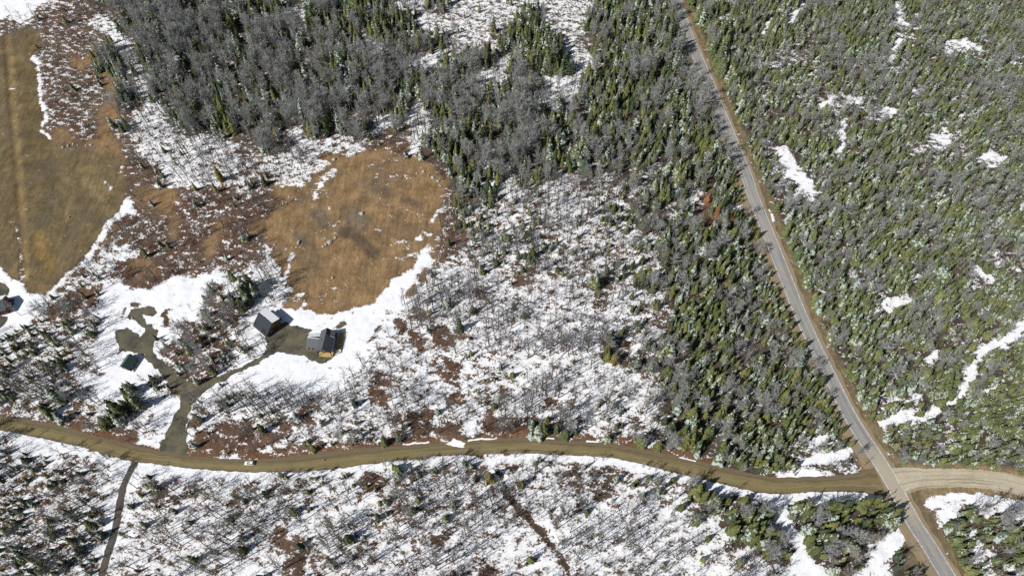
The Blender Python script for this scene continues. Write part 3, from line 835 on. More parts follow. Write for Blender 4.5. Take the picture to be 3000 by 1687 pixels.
MB().slab([(4.4, -2.6, 3.30), (6.95, -2.6, 2.65), (6.95, 4.9, 2.65), (4.4, 4.9, 3.30)], .14).build('lean_to_snow', M_SNOW, lt)
bd = MB().box(-1.5, 1.5, -5.08, -5.0, -.2, 2.9).build('door', plain('barn_door_boards', (.10, .05, .028), .3, 3), bn)
MB().box(1.1, 1.2, -5.14, -5.08, 1.1, 1.4).build('handle', M_TIMBER, bd)
window(bn, 0, -5.0, 4.6, 1.0, 1.0, 'y', -1)
window(bn, -2.6, -5.0, 1.2, .8, .9, 'y', -1)
for y in np.linspace(-5.0, 5.0, 12):
    MB().bar((-6.46, y, 1.80), (-.05, y, 7.92), .07).build('roof_seam', M_SLATE_D, bn)

# green roofed cabin
cb = empty('cabin', (-202.0, 165.6, 0), math.radians(-18.7))
tag(cb, 'small cabin with a steep green metal roof beside the driveway', 'cabin')
gable_wall(-2.6, 2.6, -3.4, 3.4, 2.5, 2.5, 4.6, 0).build('wall', M_WOODB, cb)
for s in (-1, 1):
    r = MB().slab([(0.0 + s * .015, -3.9, 5.0), (s * 3.2, -3.9, 2.35), (s * 3.2, 3.9, 2.35), (s * .015, 3.9, 5.0)], .1).build('roof', M_GREEN, cb)
MB().box(-.14, .14, -3.9, 3.9, 4.96, 5.06).build('ridge_cap', M_GREEN, cb)
dr = MB().box(-.5, .5, 3.4, 3.46, -.1, 2.0).build('door', M_DOOR, cb)
MB().box(.3, .38, 3.46, 3.5, .95, 1.05).build('handle', M_TRIM, dr)
window(cb, 0, -3.4, 1.0, 1.0, .9, 'y', -1)
for y in (-1.4, 1.4):
    window(cb, 2.6, y, 1.0, .8, .8, 'x', 1)

# dark red house at the left edge
rh = empty('house', (-285.2, 199.3, 0), math.radians(17.5))
tag(rh, 'dark red walled house with grey green roof at the left edge of the picture', 'house')
m = MB()
prof = [(-4.7, -.25), (4.7, -.25), (4.7, 4.3), (0, 6.9), (-4.7, 4.3)]
m.v = [(x, y, z) for x in (-6.5, 6.3) for y, z in prof]
m.f = [(0, 4, 3, 2, 1), (5, 6, 7, 8, 9)] + [(i, (i + 1) % 5, (i + 1) % 5 + 5, i + 5) for i in range(5)]
m.build('wall', M_REDW, rh)
MB().slab([(-7.0, -5.3, 4.15), (6.7, -5.3, 4.15), (6.7, 0, 7.2), (-7.0, 0, 7.2)], .13).build('roof', M_TEAL, rh)
r = MB().slab([(-7.0, .02, 7.2), (6.7, .02, 7.2), (6.7, 5.3, 4.15), (-7.0, 5.3, 4.15)], .13).build('roof', M_TEAL, rh)
MB().slab([(-6.9, .4, 7.16), (6.1, .9, 6.86), (6.4, 5.2, 4.40), (-6.9, 5.2, 4.40)], .17).build('roof_snow', M_SNOW, r)
for y in (-2.4, 2.2):
    window(rh, 6.3, y, 1.1, 1.1, 1.3, 'x', 1)
window(rh, 6.3, 0, 4.3, 1.1, 1.1, 'x', 1)
for x in (-4, 0, 4):
    window(rh, x, -4.7, 1.1, 1.2, 1.3, 'y', -1)
MB().box(6.32, 8.4, -1.6, 4.6, -.2, .5).build('deck', plain('grey_deck_boards', (.20, .18, .16), .2, 3, .85, 0, (4, .4, 1)), rh)

# ------------------------------------------------------------------ vehicle, person, poles
def car(loc, rz):
    t = empty('car', loc, rz)
    tag(t, 'white sport utility car with dark sunroof parked on the gravel road', 'car')
    mw, nt, b = nodes('white_car_paint', .25)
    b.inputs['Base Color'].default_value = (.80, .80, .78, 1)
    b.inputs['Specular IOR Level'].default_value = .5
    # front is +x; cross-sections from rear to front: x, half width, z belt
    sec = [(-2.30, .80, .95), (-2.22, .88, 1.02), (-1.3, .92, 1.05), (0.1, .93, 1.05), (1.0, .92, 1.02), (1.75, .90, .98), (2.20, .84, .88), (2.34, .70, .72)]
    v, f = [], []
    for x, w, z in sec:
        v += [(x, -w * .92, .28), (x, -w, .55), (x, -w, z - .12), (x, -w * .88, z), (x, w * .88, z), (x, w, z - .12), (x, w, .55), (x, w * .92, .28)]
    for i in range(len(sec) - 1):
        for k in range(8):
            f.append((i * 8 + k, i * 8 + (k + 1) % 8, i * 8 + 8 + (k + 1) % 8, i * 8 + 8 + k))
    f += [tuple(range(8)), tuple(range(len(v) - 1, len(v) - 9, -1))]
    body = mesh_obj('body', v, f, mw, t)
    cab = [(-2.05, .80, 1.02), (.95, .82, 1.02), (.15, .66, 1.66), (-1.75, .64, 1.66)]
    v = [(x, s * w, z) for x, w, z in cab for s in (-1, 1)]
    mesh_obj('glasshouse', v, [(0, 1, 3, 2), (2, 3, 5, 4), (4, 5, 7, 6), (6, 7, 1, 0), (0, 2, 4, 6), (1, 7, 5, 3)], M_GLASS, t)
    rf = MB().box(-1.80, .16, -.68, .68, 1.665, 1.72).build('roof', mw, t)
    MB().box(-.45, -.02, -.38, .38, 1.722, 1.735).build('sunroof', M_GLASS, rf)
    for s in (-1, 1):
        for pa, pb, pw in (((.95, s * .84, 1.02), (.14, s * .68, 1.68), .09), ((-.7, s * .83, 1.03), (-.75, s * .67, 1.68), .09), ((-2.05, s * .82, 1.0), (-1.78, s * .66, 1.69), .12)):
            MB().bar(pa, pb, pw).build('pillar', mw, t)
        MB().box(2.14, 2.27, min(s * .5, s * .8), max(s * .5, s * .8), .70, .84).build('headlight', M_TRIM, t)
        MB().box(-2.33, -2.27, min(s * .55, s * .82), max(s * .55, s * .82), .72, .92).build('tail_light', plain('red_lens', (.35, .02, .02), .1), t)
        MB().box(.70, .86, min(s * .95, s * 1.08), max(s * .95, s * 1.08), 1.0, 1.14).build('mirror', mw, t)
        for x in (-1.4, 1.45):
            w_ = MB().tube([(x, s * .70, .34), (x, s * .95, .34)], [.34, .34], 14).build('wheel', plain('tyre_rubber', (.025, .025, .025), .1), t)
            MB().tube([(x, s * .95, .34), (x, s * .965, .34)], [.20, .20], 10).build('rim', M_GREYW, w_)
    return t

c = P(732, 1358)
car((c.x, c.y, .12), math.pi)

def skin_fig(name, pts, edges, rad, mat, parent):
    me = bpy.data.meshes.new(name)
    me.from_pydata(pts, edges, [])
    me.materials.append(mat)
    o = bpy.data.objects.new(name, me)
    COL.objects.link(o)
    if parent:
        o.parent = parent
    o.modifiers.new('skin', 'SKIN')
    sv = me.skin_vertices[0].data
    for i, r in enumerate(rad):
        sv[i].radius = (r, r)
        sv[i].use_root = i == 0
    s = o.modifiers.new('sub', 'SUBSURF')
    s.levels = s.render_levels = 1
    return o

def person(loc, rz):
    t = empty('person', loc, rz)
    tag(t, 'standing person in pale jacket and dark trousers beside the car on the gravel road', 'person')
    skin = plain('skin', (.55, .36, .27), .05)
    B = [(0, 0, .95), (0, 0, 1.15), (0, .01, 1.38), (0, 0, 1.50), (0, .02, 1.60), (0, .02, 1.70), (0, .11, 1.61),
         (.19, 0, 1.40), (.25, .03, 1.15), (.20, .20, 1.02), (.17, .28, 1.04), (-.19, 0, 1.40), (-.25, .03, 1.15), (-.20, .20, 1.02), (-.17, .28, 1.04),
         (.09, 0, .88), (.11, .01, .48), (.11, -.02, .08), (.12, .13, .04), (-.09, 0, .88), (-.11, .01, .48), (-.11, -.02, .08), (-.12, .13, .04)]
    Ed = [(0, 1), (1, 2), (2, 3), (3, 4), (4, 5), (4, 6), (2, 7), (7, 8), (8, 9), (9, 10), (2, 11), (11, 12), (12, 13), (13, 14), (0, 15), (15, 16), (16, 17), (17, 18), (0, 19), (19, 20), (20, 21), (21, 22)]
    R = [.13, .12, .13, .05, .10, .075, .015, .065, .05, .04, .035, .065, .05, .04, .035, .085, .06, .045, .04, .085, .06, .045, .04]
    skin_fig('body', B, Ed, R, skin, t)
    jk = [(0, 0, .92), (0, 0, 1.15), (0, .01, 1.38), (0, 0, 1.47), (.19, 0, 1.40), (.25, .03, 1.15), (.20, .19, 1.03), (-.19, 0, 1.40), (-.25, .03, 1.15), (-.20, .19, 1.03)]
    skin_fig('jacket', jk, [(0, 1), (1, 2), (2, 3), (2, 4), (4, 5), (5, 6), (2, 7), (7, 8), (8, 9)], [.175, .165, .17, .085, .095, .075, .06, .095, .075, .06], plain('pale_jacket', (.66, .63, .55), .08), t)
    tr_ = [(0, 0, .93), (.09, 0, .86), (.11, .01, .48), (.11, -.02, .09), (-.09, 0, .86), (-.11, .01, .48), (-.11, -.02, .09)]
    skin_fig('trousers', tr_, [(0, 1), (1, 2), (2, 3), (0, 4), (4, 5), (5, 6)], [.155, .105, .08, .07, .105, .08, .07], plain('dark_trousers', (.05, .05, .06), .1), t)
    skin_fig('hair', [(0, -.01, 1.64), (0, .0, 1.73)], [(0, 1)], [.105, .07], plain('brown_hair', (.10, .06, .035), .1), t)

c = P(947.5, 1349)
person((c.x, c.y, .12), math.radians(120))

def pole(px, py, h, az, label):
    b = P(px, py)
    t = empty('utility_pole', (b.x, b.y, ground_z(b.x, b.y)), az)
    tag(t, label, 'utility pole', 'utility poles beside the roads')
    MB().tube([(0, 0, -.4), (0, 0, h * .5), (0, 0, h)], [.17, .14, .11], 8).build('pole', M_POLE, t)
    arm = MB().bar((-1.2, .14, h - .7), (1.2, .14, h - .7), .12).build('crossarm', M_POLE, t)
    for x in (-1.05, -.4, .4, 1.05):
        MB().tube([(x, .14, h - .64), (x, .14, h - .42)], [.06, .05], 6).build('insulator', M_TRIM, arm)

M_POLE = plain('weathered_pole_wood', (.34, .30, .25), .2, 2.0)
pole(2586, 1467, 10.0, math.radians(60), 'weathered utility pole at the road crossing, left of the paved road')
pole(1166, 1301, 10.4, 0, 'weathered utility pole above the gravel road beside two dark spruces')

# ------------------------------------------------------------------ boulders
def rock_mesh(seed):
    r = random.Random(seed)
    bm = bmesh.new()
    bmesh.ops.create_icosphere(bm, subdivisions=2, radius=1.0)
    planes = [(Vector((r.gauss(0, 1), r.gauss(0, 1), abs(r.gauss(0, .8)) + .2)).normalized(), r.uniform(.55, .8)) for _ in range(7)]
    for v in bm.verts:
        for n, d in planes:
            e = v.co.dot(n) - d
            if e > 0:
                v.co -= n * e
        v.co *= 1 + r.uniform(-.04, .04)
        v.co.z *= .8
    me = bpy.data.meshes.new('boulder')
    bm.to_mesh(me)
    bm.free()
    me.materials.append(M_ROCK)
    return me

ROCKS = [rock_mesh(s) for s in range(5)]

def boulder(px, py, r, label, group=None, k=None):
    p = P(px, py)
    r *= .84
    o = bpy.data.objects.new('boulder', ROCKS[random.randrange(5) if k is None else k])
    o.location = (p.x, p.y, ground_z(p.x, p.y) + r * .35)
    o.rotation_euler = (0, 0, random.uniform(0, 6.28))
    o.scale = (r, r * random.uniform(.75, 1.0), r * random.uniform(.7, .95))
    COL.objects.link(o)
    tag(o, label, 'boulder', group)

boulder(1059, 627, 1.9, 'pale grey boulder alone in the upper middle of the round tan field', None, 0)
boulder(875, 712, 1.8, 'pale grey boulder alone at the left side of the round tan field', None, 1)
boulder(966, 710, 2.3, 'largest grey boulder of the heap in the middle of the round field', None, 2)
boulder(955, 717, 1.3, 'pale boulder leaning on the left of the largest boulder in the heap', None, 3)
boulder(946, 722, 1.0, 'small pale boulder at the lower left end of the heap', None, 4)
boulder(982, 696, 1.1, 'white boulder at the upper right end of the heap', None, 3)
boulder(953, 697, .8, 'small boulder at the upper left of the heap in the round field', None, 1)
boulder(974, 814, 1.1, 'small grey boulder in the lower half of the round tan field', None, 0)
boulder(764, 716, 1.7, 'grey boulder in snow just left of the round tan field', None, 2)
boulder(804, 717, 1.1, 'small pale boulder at the left rim of the round tan field', None, 4)
boulder(705, 699, 1.8, 'round white boulder on the brown ground left of the round field', None, 3)
boulder(388, 932, 1.0, 'yellowish pale boulder on the gravel of the left driveway loop', None, 1)
boulder(392, 1086, 1.1, 'white boulder just below the green roofed cabin', None, 3)
boulder(978, 469, 1.6, 'grey boulder among snow at the upper left rim of the round field', None, 0)
for x, y, r in [(1268, 522, 1.6), (1283, 532, 1.4), (1221, 508, 1.2), (1240, 504, 1.3), (1255, 515, .9), (1290, 545, 1.0)]:
    boulder(x, y, r, 'pale boulder in the rubble at the upper right corner of the round field', 'rubble at the field corner')
for x, y, r in [(185, 433, 1.3), (200, 428, 1.0), (215, 424, .9), (228, 427, .8), (252, 427, .9), (266, 425, 1.3)]:
    boulder(x, y, r, 'pale boulder in the row at the upper edge of the left field', 'boulder row of the left field')
wall_pts = resample([(1318, 575), (1322, 620), (1308, 660), (1302, 700), (1296, 740), (1285, 760)], 5.5)
for p in wall_pts:
    boulder(p.x + random.uniform(-5, 5), p.y + random.uniform(-3, 3), random.uniform(.45, .95), 'stone of the tumbled wall along the right rim of the round field', 'stones of the tumbled wall')
wall_pts = resample([(835, 590), (800, 612), (775, 632)], 6.0)
for p in wall_pts:
    boulder(p.x + random.uniform(-4, 4), p.y + random.uniform(-3, 3), random.uniform(.45, .8), 'stone of the dark row at the upper left rim of the round field', 'stones of the dark row')

# orange marker ball in the left field
p = P(202.5, 635.5)
o = empty('marker_ball', (p.x, p.y, ground_z(p.x, p.y)))
tag(o, 'orange marker ball lying in the olive field at the left', 'marker')
bm = bmesh.new()
bmesh.ops.create_uvsphere(bm, u_segments=14, v_segments=9, radius=.5)
me = bpy.data.meshes.new('ball')
bm.to_mesh(me)
bm.free()
me.materials.append(plain('faded_orange_plastic', (.70, .20, .10), .08))
q = bpy.data.objects.new('ball', me)
COL.objects.link(q)
q.parent = o
q.location = (0, 0, .46)
MB().tube([(0, 0, .9), (0, 0, 1.08)], [.10, .08], 8).build('neck', M_TRIM, o)

# fallen logs
for (a, b), r, lab in [(((544, 1262), (556, 1228)), .28, 'pale fallen log lying by the driveway mouth'), (((1620, 1068), (1690, 1000)), .2, 'grey fallen trunk across the snow in the middle of the slope'),
                       (((1655, 785), (1735, 803)), .22, 'dark fallen trunk on the snow left of the conifer wood'), (((1283, 913), (1360, 900)), .2, 'grey fallen trunk on the open snow above the lone spruce')]:
    A, B = P(*a), P(*b)
    A.z, B.z = ground_z(A.x, A.y) + r * .7, ground_z(B.x, B.y) + r * .6
    t = empty('fallen_log', (A.x, A.y, A.z))
    tag(t, lab, 'log')
    d = B - A
    MB().tube([(0, 0, 0), tuple(d * .5 + Vector((0, 0, .05))), tuple(d)], [r, r * .8, r * .45], 7).build('trunk', M_POLE, t)
    br = MB()
    for k in range(4):
        s = d * (.45 + .13 * k)
        e = s + Vector((random.uniform(-1, 1), random.uniform(-1, 1), random.uniform(.1, .5)))
        br.bar(tuple(s), tuple(e), .08)
    br.build('branch_stub', M_POLE, t)

# ------------------------------------------------------------------ trees: prototype meshes
def with_attr(me, tone, frost):
    for n, d in (('tone', tone), ('frost', frost)):
        a = me.attributes.new(n, 'FLOAT', 'POINT')
        a.data.foreach_set('value', np.array(d, np.float32))

def make_mesh(name, v, f, mat, tone, frost):
    me = bpy.data.meshes.new(name)
    me.from_pydata([tuple(p) for p in v], [], f)
    me.materials.append(mat)
    with_attr(me, tone, frost)
    return me

def spruce_meshes(seed, wide=.15, tiers=13, nb=10, mat=None):
    """10 m tall: (trunk mesh, crown mesh)"""
    r = random.Random(seed)
    t = MB().tube([(0, 0, -.5), (0, 0, 4), (0, 0, 9.2)], [.17, .11, .03], 5, False)
    trunk = make_mesh('trunk', t.v, t.f, M_BARK, [.4] * len(t.v), [0] * len(t.v))
    v, f, tone, frost = [], [], [], []
    R = 10 * wide
    for k in range(tiers):
        u = k / (tiers - 1)
        z = .9 + 8.6 * u ** .93
        rad = R * ((1 - u) ** .78 * .97 + .05)
        n = max(4, int(nb * (1 - .45 * u)))
        ph = r.uniform(0, 6.28)
        for j in range(n):
            a = ph + 6.283 * j / n + r.uniform(-.25, .25)
            L = rad * r.uniform(.68, 1.22)
            w = L * r.uniform(.26, .40) + .10
            zz = z + r.uniform(-.25, .25)
            up, dn = r.uniform(.02, .20) * L, r.uniform(.12, .42) * L
            ca, sa = math.cos(a), math.sin(a)
            def pt(rr, side, h):
                return (ca * rr - sa * side, sa * rr + ca * side, zz + h)
            i = len(v)
            v += [pt(.04, 0, .12), pt(L * .50, w, -.10 * L), pt(L * .55, 0, up), pt(L * .50, -w, -.10 * L), pt(L * .86, w * .55, -dn * .9), pt(L, 0, -dn), pt(L * .86, -w * .55, -dn * .9)]
            f += [(i, i + 2, i + 1), (i, i + 3, i + 2), (i + 1, i + 2, i + 4), (i + 2, i + 5, i + 4), (i + 2, i + 6, i + 5), (i + 2, i + 3, i + 6)]
            tn, fr = r.uniform(.15, .85), r.random()
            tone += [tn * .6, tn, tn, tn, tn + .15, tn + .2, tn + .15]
            frost += [fr] * 7
    i = len(v)
    v += [(.16, 0, 9.0), (-.08, .14, 9.0), (-.08, -.14, 9.0), (0, 0, 10.1)]
    f += [(i, i + 1, i + 3), (i + 1, i + 2, i + 3), (i + 2, i, i + 3)]
    tone += [.7] * 4
    frost += [.2] * 4
    return trunk, make_mesh('crown', v, f, mat or M_SPRUCE, tone, frost)

def twig(v, f, tone, r, p, d, L, w, tn):
    u = d.cross(Vector((r.gauss(0, 1), r.gauss(0, 1), r.gauss(0, 1)))).normalized() * w * .5
    i = len(v)
    q = p + d * L
    v += [tuple(p + u), tuple(p - u), tuple(q)]
    f.append((i, i + 1, i + 2))
    tone += [tn, tn, tn]

def hardwood_meshes(seed, spread=.17, ntw=380, fork=False, tw=1.0, dark=0.0):
    """10 m tall leafless tree: (trunk with limbs, twig crown)"""
    r = random.Random(seed)
    m = MB()
    lean = Vector((r.uniform(-.5, .5), r.uniform(-.5, .5), 0))
    spine = [Vector((0, 0, -.4)), Vector((r.uniform(-.1, .1), r.uniform(-.1, .1), 2.5)), Vector((r.uniform(-.2, .2), r.uniform(-.2, .2), 5.2)) + lean * .4, Vector((r.uniform(-.25, .25), r.uniform(-.25, .25), 7.6)) + lean * .8, Vector((0, 0, 9.7)) + lean * 1.2]
    m.tube(spine, [.135, .11, .085, .05, .015], 5, False)
    if fork:
        m.tube([spine[1] * .5, spine[1] + Vector((.7, .3, .6)), spine[2] + Vector((1.3, .5, .2)), spine[3] + Vector((1.6, .7, .4))], [.11, .09, .06, .02], 5, False)
    v, f, tone = [], [], []
    nl = 15
    limbs = []
    for k in range(nl):
        u = .36 + .58 * (k + r.random()) / nl
        z = u * 9.7
        j = max(i for i in range(4) if spine[i].z <= z)
        t = (z - spine[j].z) / (spine[j + 1].z - spine[j].z)
        p = spine[j].lerp(spine[j + 1], t)
        a = k * 2.4 + r.uniform(-.5, .5)
        el = math.radians(r.uniform(28, 62))
        L = 10 * spread * r.uniform(.75, 1.25) * (1.15 - .75 * abs(u - .62) / .4) * 1.25
        d = Vector((math.cos(a) * math.cos(el), math.sin(a) * math.cos(el), math.sin(el)))
        q1 = p + d * L * .5
        d2 = (d + Vector((r.uniform(-.3, .3), r.uniform(-.3, .3), r.uniform(.1, .5)))).normalized()
        q2 = q1 + d2 * L * .6
        m.tube([p, q1, q2], [.048, .032, .012], 3, False)
        limbs.append((p, q1, q2, d, d2))
    for k in range(ntw):
        p, q1, q2, d, d2 = limbs[r.randrange(nl)]
        t = r.uniform(.15, 1.0)
        s = p.lerp(q1, t * 2) if t < .5 else q1.lerp(q2, t * 2 - 1)
        dd = ((d if t < .5 else d2) + Vector((r.gauss(0, .75), r.gauss(0, .75), r.gauss(.25, .5)))).normalized()
        twig(v, f, tone, r, s, dd, r.uniform(.5, 1.35), r.uniform(.045, .095) * tw, r.uniform(.2, .9) - dark)
    for k in range(40):
        s = spine[3].lerp(spine[4], r.uniform(-.3, 1))
        dd = Vector((r.gauss(0, .7), r.gauss(0, .7), 1)).normalized()
        twig(v, f, tone, r, s, dd, r.uniform(.4, 1.0), r.uniform(.04, .07), r.uniform(.3, .9))
    tt = [.45 + .25 * math.sin(p[2]) * .3 for p in m.v]
    return make_mesh('trunk', m.v, m.f, M_BACKLITBARK if dark else M_BARK, tt, [0] * len(m.v)), make_mesh('crown', v, f, M_TWIG, tone, [0] * len(v))

def shrub_mesh(seed):
    """1 m tall clump of stems and twigs"""
    r = random.Random(seed)
    v, f, tone = [], [], []
    for k in range(13):
        a = r.uniform(0, 6.28)
        e = r.uniform(.15, .75)
        d = Vector((math.cos(a) * e, math.sin(a) * e, 1)).normalized()
        b = Vector((math.cos(a) * .08, math.sin(a) * .08, -.1))
        L = r.uniform(.6, 1.15)
        twig(v, f, tone, r, b, d, L, .05, r.uniform(.1, .5))
        for j in range(7):
            s = b + d * L * r.uniform(.3, .95)
            dd = (d + Vector((r.gauss(0, .7), r.gauss(0, .7), r.gauss(.1, .4)))).normalized()
            twig(v, f, tone, r, s, dd, r.uniform(.18, .42), r.uniform(.025, .05), r.uniform(.2, .95))
    return make_mesh('shrub', v, f, M_BRUSH, tone, [0] * len(v))

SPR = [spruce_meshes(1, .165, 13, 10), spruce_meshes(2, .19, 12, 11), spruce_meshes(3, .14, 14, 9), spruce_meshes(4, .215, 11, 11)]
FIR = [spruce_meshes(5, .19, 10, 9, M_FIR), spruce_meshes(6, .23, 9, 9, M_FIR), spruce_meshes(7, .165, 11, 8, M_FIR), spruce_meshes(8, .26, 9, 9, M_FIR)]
HWD = [hardwood_meshes(11, .17, 850, False, .62), hardwood_meshes(12, .20, 950, False, .62), hardwood_meshes(13, .13, 700, False, .62), hardwood_meshes(14, .18, 900, True, .62), hardwood_meshes(15, .225, 1050, False, .62)]
THIN = [hardwood_meshes(31, .17, 90, False, .75, .38), hardwood_meshes(32, .20, 110, False, .75, .38), hardwood_meshes(33, .13, 75, False, .75, .38), hardwood_meshes(34, .18, 100, True, .75, .38), hardwood_meshes(35, .22, 125, False, .75, .38)]  # trees for open snow, coloured darker to look backlit
SHR = [shrub_mesh(s) for s in (21, 22, 23, 24)]

# ------------------------------------------------------------------ where the trees stand
STEP = 1.5
cx, cy = np.meshgrid(np.arange(X0 + 8, X1 - 8, STEP), np.arange(22, Y1 - 8, STEP))
cx = (cx + rng.uniform(-.75, .75, cx.shape)).ravel()
cy = (cy + rng.uniform(-.75, .75, cy.shape)).ravel()
ppx, ppy = pix(cx, cy)
keep = (ppx > -190) & (ppx < 3190) & (ppy > -130) & (ppy < 1860)
cx, cy, ppx, ppy = cx[keep], cy[keep], ppx[keep], ppy[keep]
ri = np.clip(np.rint((cy - Y0) / CELL).astype(int), 0, GX.shape[0] - 1)
ci = np.clip(np.rint((cx - X0) / CELL).astype(int), 0, GX.shape[1] - 1)
ok = ~treeban[ri, ci]
zp = ZG[ri, ci]
clump = fbm(cx / 11, cy / 11, 41, 3)
kc = np.clip((clump - .36) / .14, .42, 1.75)
kh = np.clip((.66 - clump) / .16, .40, 1.7)
ar = STEP * STEP
u = rng.random(cx.shape)
pc, ph, ps = zp[:, 4] * kc * ar, zp[:, 5] * kh * ar, zp[:, 6] * ar
rim = dline(ppx, ppy, FIELD_R[:11] + FIELD_R[:1]) < 9
ps = np.where(rim, np.maximum(ps, .22 * ar), ps)
is_c = ok & (u < pc)
is_h = ok & ~is_c & (u < pc + ph)
fieldm = (fl | fr_)[ri, ci]
is_s = (ok | (fieldm & (rng.random(cx.shape) < .0))) & ~is_c & ~is_h & (u < pc + ph + ps)
stand = .72 + .56 * fbm(cx / 26, cy / 26, 77, 2)
hc = zp[:, 7] * (.50 + .95 * rng.random(cx.shape) ** 1.15) * 1.28 * stand
hh = zp[:, 8] * (.62 + .70 * rng.random(cx.shape)) * 1.22 * stand
hs_ = .40 + 1.5 * rng.random(cx.shape) ** 2.2
inframe = (ppx > 12) & (ppx < 2988) & (ppy > 12) & (ppy < 1676)
zg = hz[ri, ci]

PXV = np.array([p[0] for p in PAVED]), np.array([p[1] for p in PAVED])
def region(px, py):
    ry = np.interp(px, [p[0] for p in ROAD_TOP], [p[1] for p in ROAD_TOP]) + 22
    if px > np.interp(py, PXV[1], PXV[0]):
        if py > 1415:
            return 'below the sandy side road'
        return ('high up ' if py < 480 else 'midway ' if py < 950 else 'low down ') + 'in the wood right of the paved road'
    if py > ry:
        near = ', close to road' if py - ry < 130 else ', far from road'
        if px < np.interp(py, [p[1] for p in TRACK], [p[0] for p in TRACK]):
            return 'left of the dirt track' + near
        if px < np.interp(py, [p[1] for p in STREAM], [p[0] for p in STREAM]):
            return ('left' if px < 850 else 'right') + ' half between dirt track and dark ditch' + near
        return 'right of the dark ditch' + near if px < 2295 else 'in the corner between gravel road and paved road'
    if py > 1085 and px < 535:
        return 'above the gravel road, left of the driveway'
    if py > 1060 and px < 1010:
        return 'between the gravel road and the grey house'
    if 440 < px < 800 and 880 < py:
        return 'inside the fork of the driveway'
    if px < 440 and py > 760:
        return 'around the left driveway loop and green cabin'
    if px < 860 and py > 400:
        return 'on the rough ground between the fields, ' + ('upper' if py < 560 else 'middle' if py < 700 else 'lower') + (' left' if px < 560 else ' right')
    if py < 460 and px < 1320:
        return 'in the wood above the round field'
    if px < 1950 and py > 520:
        return 'on the ' + ('upper' if py < 800 else 'middle' if py < 1040 else 'lower') + (' left' if px < 1480 else ' right') + ' of the snowy slope'
    return ('high up ' if py < 330 else 'midway ' if py < 800 else 'low down ') + 'in the wood left of the paved road'

def place(kind, meshes, x, y, z, h, rz, label, cat, group, mats=None, wide=1.0):
    t = empty(kind, (x, y, z), rz)
    s = h / 10.0
    t.scale = (s * wide, s * wide, s)
    tag(t, label, cat, group)
    for me in meshes:
        o = bpy.data.objects.new(me.name.split('.')[0], me)
        COL.objects.link(o)
        o.parent = t
        if mats and me.name.startswith('crown'):
            o.material_slots[0].link = 'OBJECT'
            o.material_slots[0].material = mats
    return t

# trees that the photograph shows standing apart
SPECIAL = [
 ((649, 529), 15, 0, 'golden green conifer standing alone in snow between the two fields', M_GOLD), ((1349, 968), 15, 2, 'dark lone spruce on open snow right of the houses', None),
 ((1128, 1301), 10, 3, 'broad dark spruce just left of the gravel road pole', None), ((1170, 1288), 9, 1, 'dark spruce just right of the gravel road pole', None),
 ((1556, 1281), 9, 1, 'leftmost of the three round spruces lining the upper road edge', None), ((1655, 1280), 12, 3, 'middle of the three round spruces lining the upper road edge', None),
 ((1776, 1290), 11, 1, 'rightmost of the three round spruces lining the upper road edge', None), ((1880, 1303), 12, 3, 'dark spruce by the road right of the three round spruces', None),
 ((1925, 1313), 12, 1, 'dark spruce beside a pale leaning trunk at the upper road edge', None), ((2045, 1235), 9, 1, 'rust red conifer in the wood above the gravel road', M_RUSTY),
 ((2095, 640), 14, 0, 'rust brown dying spruce tall in the wood left of the paved road', M_RUSTY), ((2085, 680), 12, 3, 'rust brown dying spruce below the tall rust brown one', M_RUSTY),
 ((2070, 595), 11, 1, 'rust brown dying spruce above the tall rust brown one', M_RUSTY), ((2140, 655), 9, 3, 'orange tipped small conifer right of the dying spruces', M_RUSTY),
 ((1435, 1405), 12, 3, 'olive spruce on the snow just below the gravel road bend', M_GOLD), ((1800, 1060), 12, 3, 'olive conifer at the edge of a brown bare patch on the slope', M_GOLD),
 ((355, 1238), 13, 1, 'dark spruce on snow above the gravel road near its left end', None), ((185, 1232), 12, 3, 'dark spruce at the upper road edge near the left end', None),
 ((460, 995), 7, 2, 'small dark fir at the right edge of the driveway loop', None), ((715, 905), 13, 3, 'dark spruce just left of the barn', None), ((690, 895), 14, 1, 'tall dark spruce in the clump left of the barn', None),
 ((735, 890), 12, 2, 'slim dark spruce behind the barn', None), ((1560, 755), 12, 3, 'dark spruce in the clump at the middle of the snowy slope', None), ((1590, 730), 11, 1, 'upper dark spruce of the clump on the snowy slope', None),
 ((1455, 775), 8, 1, 'small dark spruce right of the round field', None), ((1190, 462), 8, 3, 'round dark spruce at the top rim of the round field', None), ((1235, 468), 11, 1, 'taller dark spruce at the top rim of the round field', None),
 ((1840, 1560), 3.5, 3, 'low round yellow green bush on the open snow', M_GOLD), ((525, 1100), 7, 2, 'small dark fir in the driveway fork tip', None), ((1610, 1500), 5, 3, 'small dark fir on snow right of the dark ditch', None)]
n_c = 0
for k, ((bx, by), h, var, lab, mt) in enumerate(SPECIAL):
    p = P(bx, by)
    place('spruce_tree', SPR[var], p.x, p.y, ground_z(p.x, p.y), h, k * 1.7, lab, 'tree', 'spruces and firs', mt, 1.1)
    n_c += 1
# the white birches leaning by the road
for k, ((bx, by), h, lab) in enumerate([((2115, 1357), 13, 'pale leaning bare tree with white trunk at the upper road edge'), ((2170, 1382), 10, 'pale broken trunk leaning at the upper road edge'), ((1882, 1310), 11, 'pale bare tree between dark spruces at the upper road edge'), ((62, 925), 14, 'slim bare tree on clean snow beside the red house')]):
    p = P(bx, by)
    place('bare_tree', HWD[2], p.x, p.y, ground_z(p.x, p.y), h, k * 2.1, lab, 'tree', 'leafless hardwoods', M_TRIM if 0 else None)

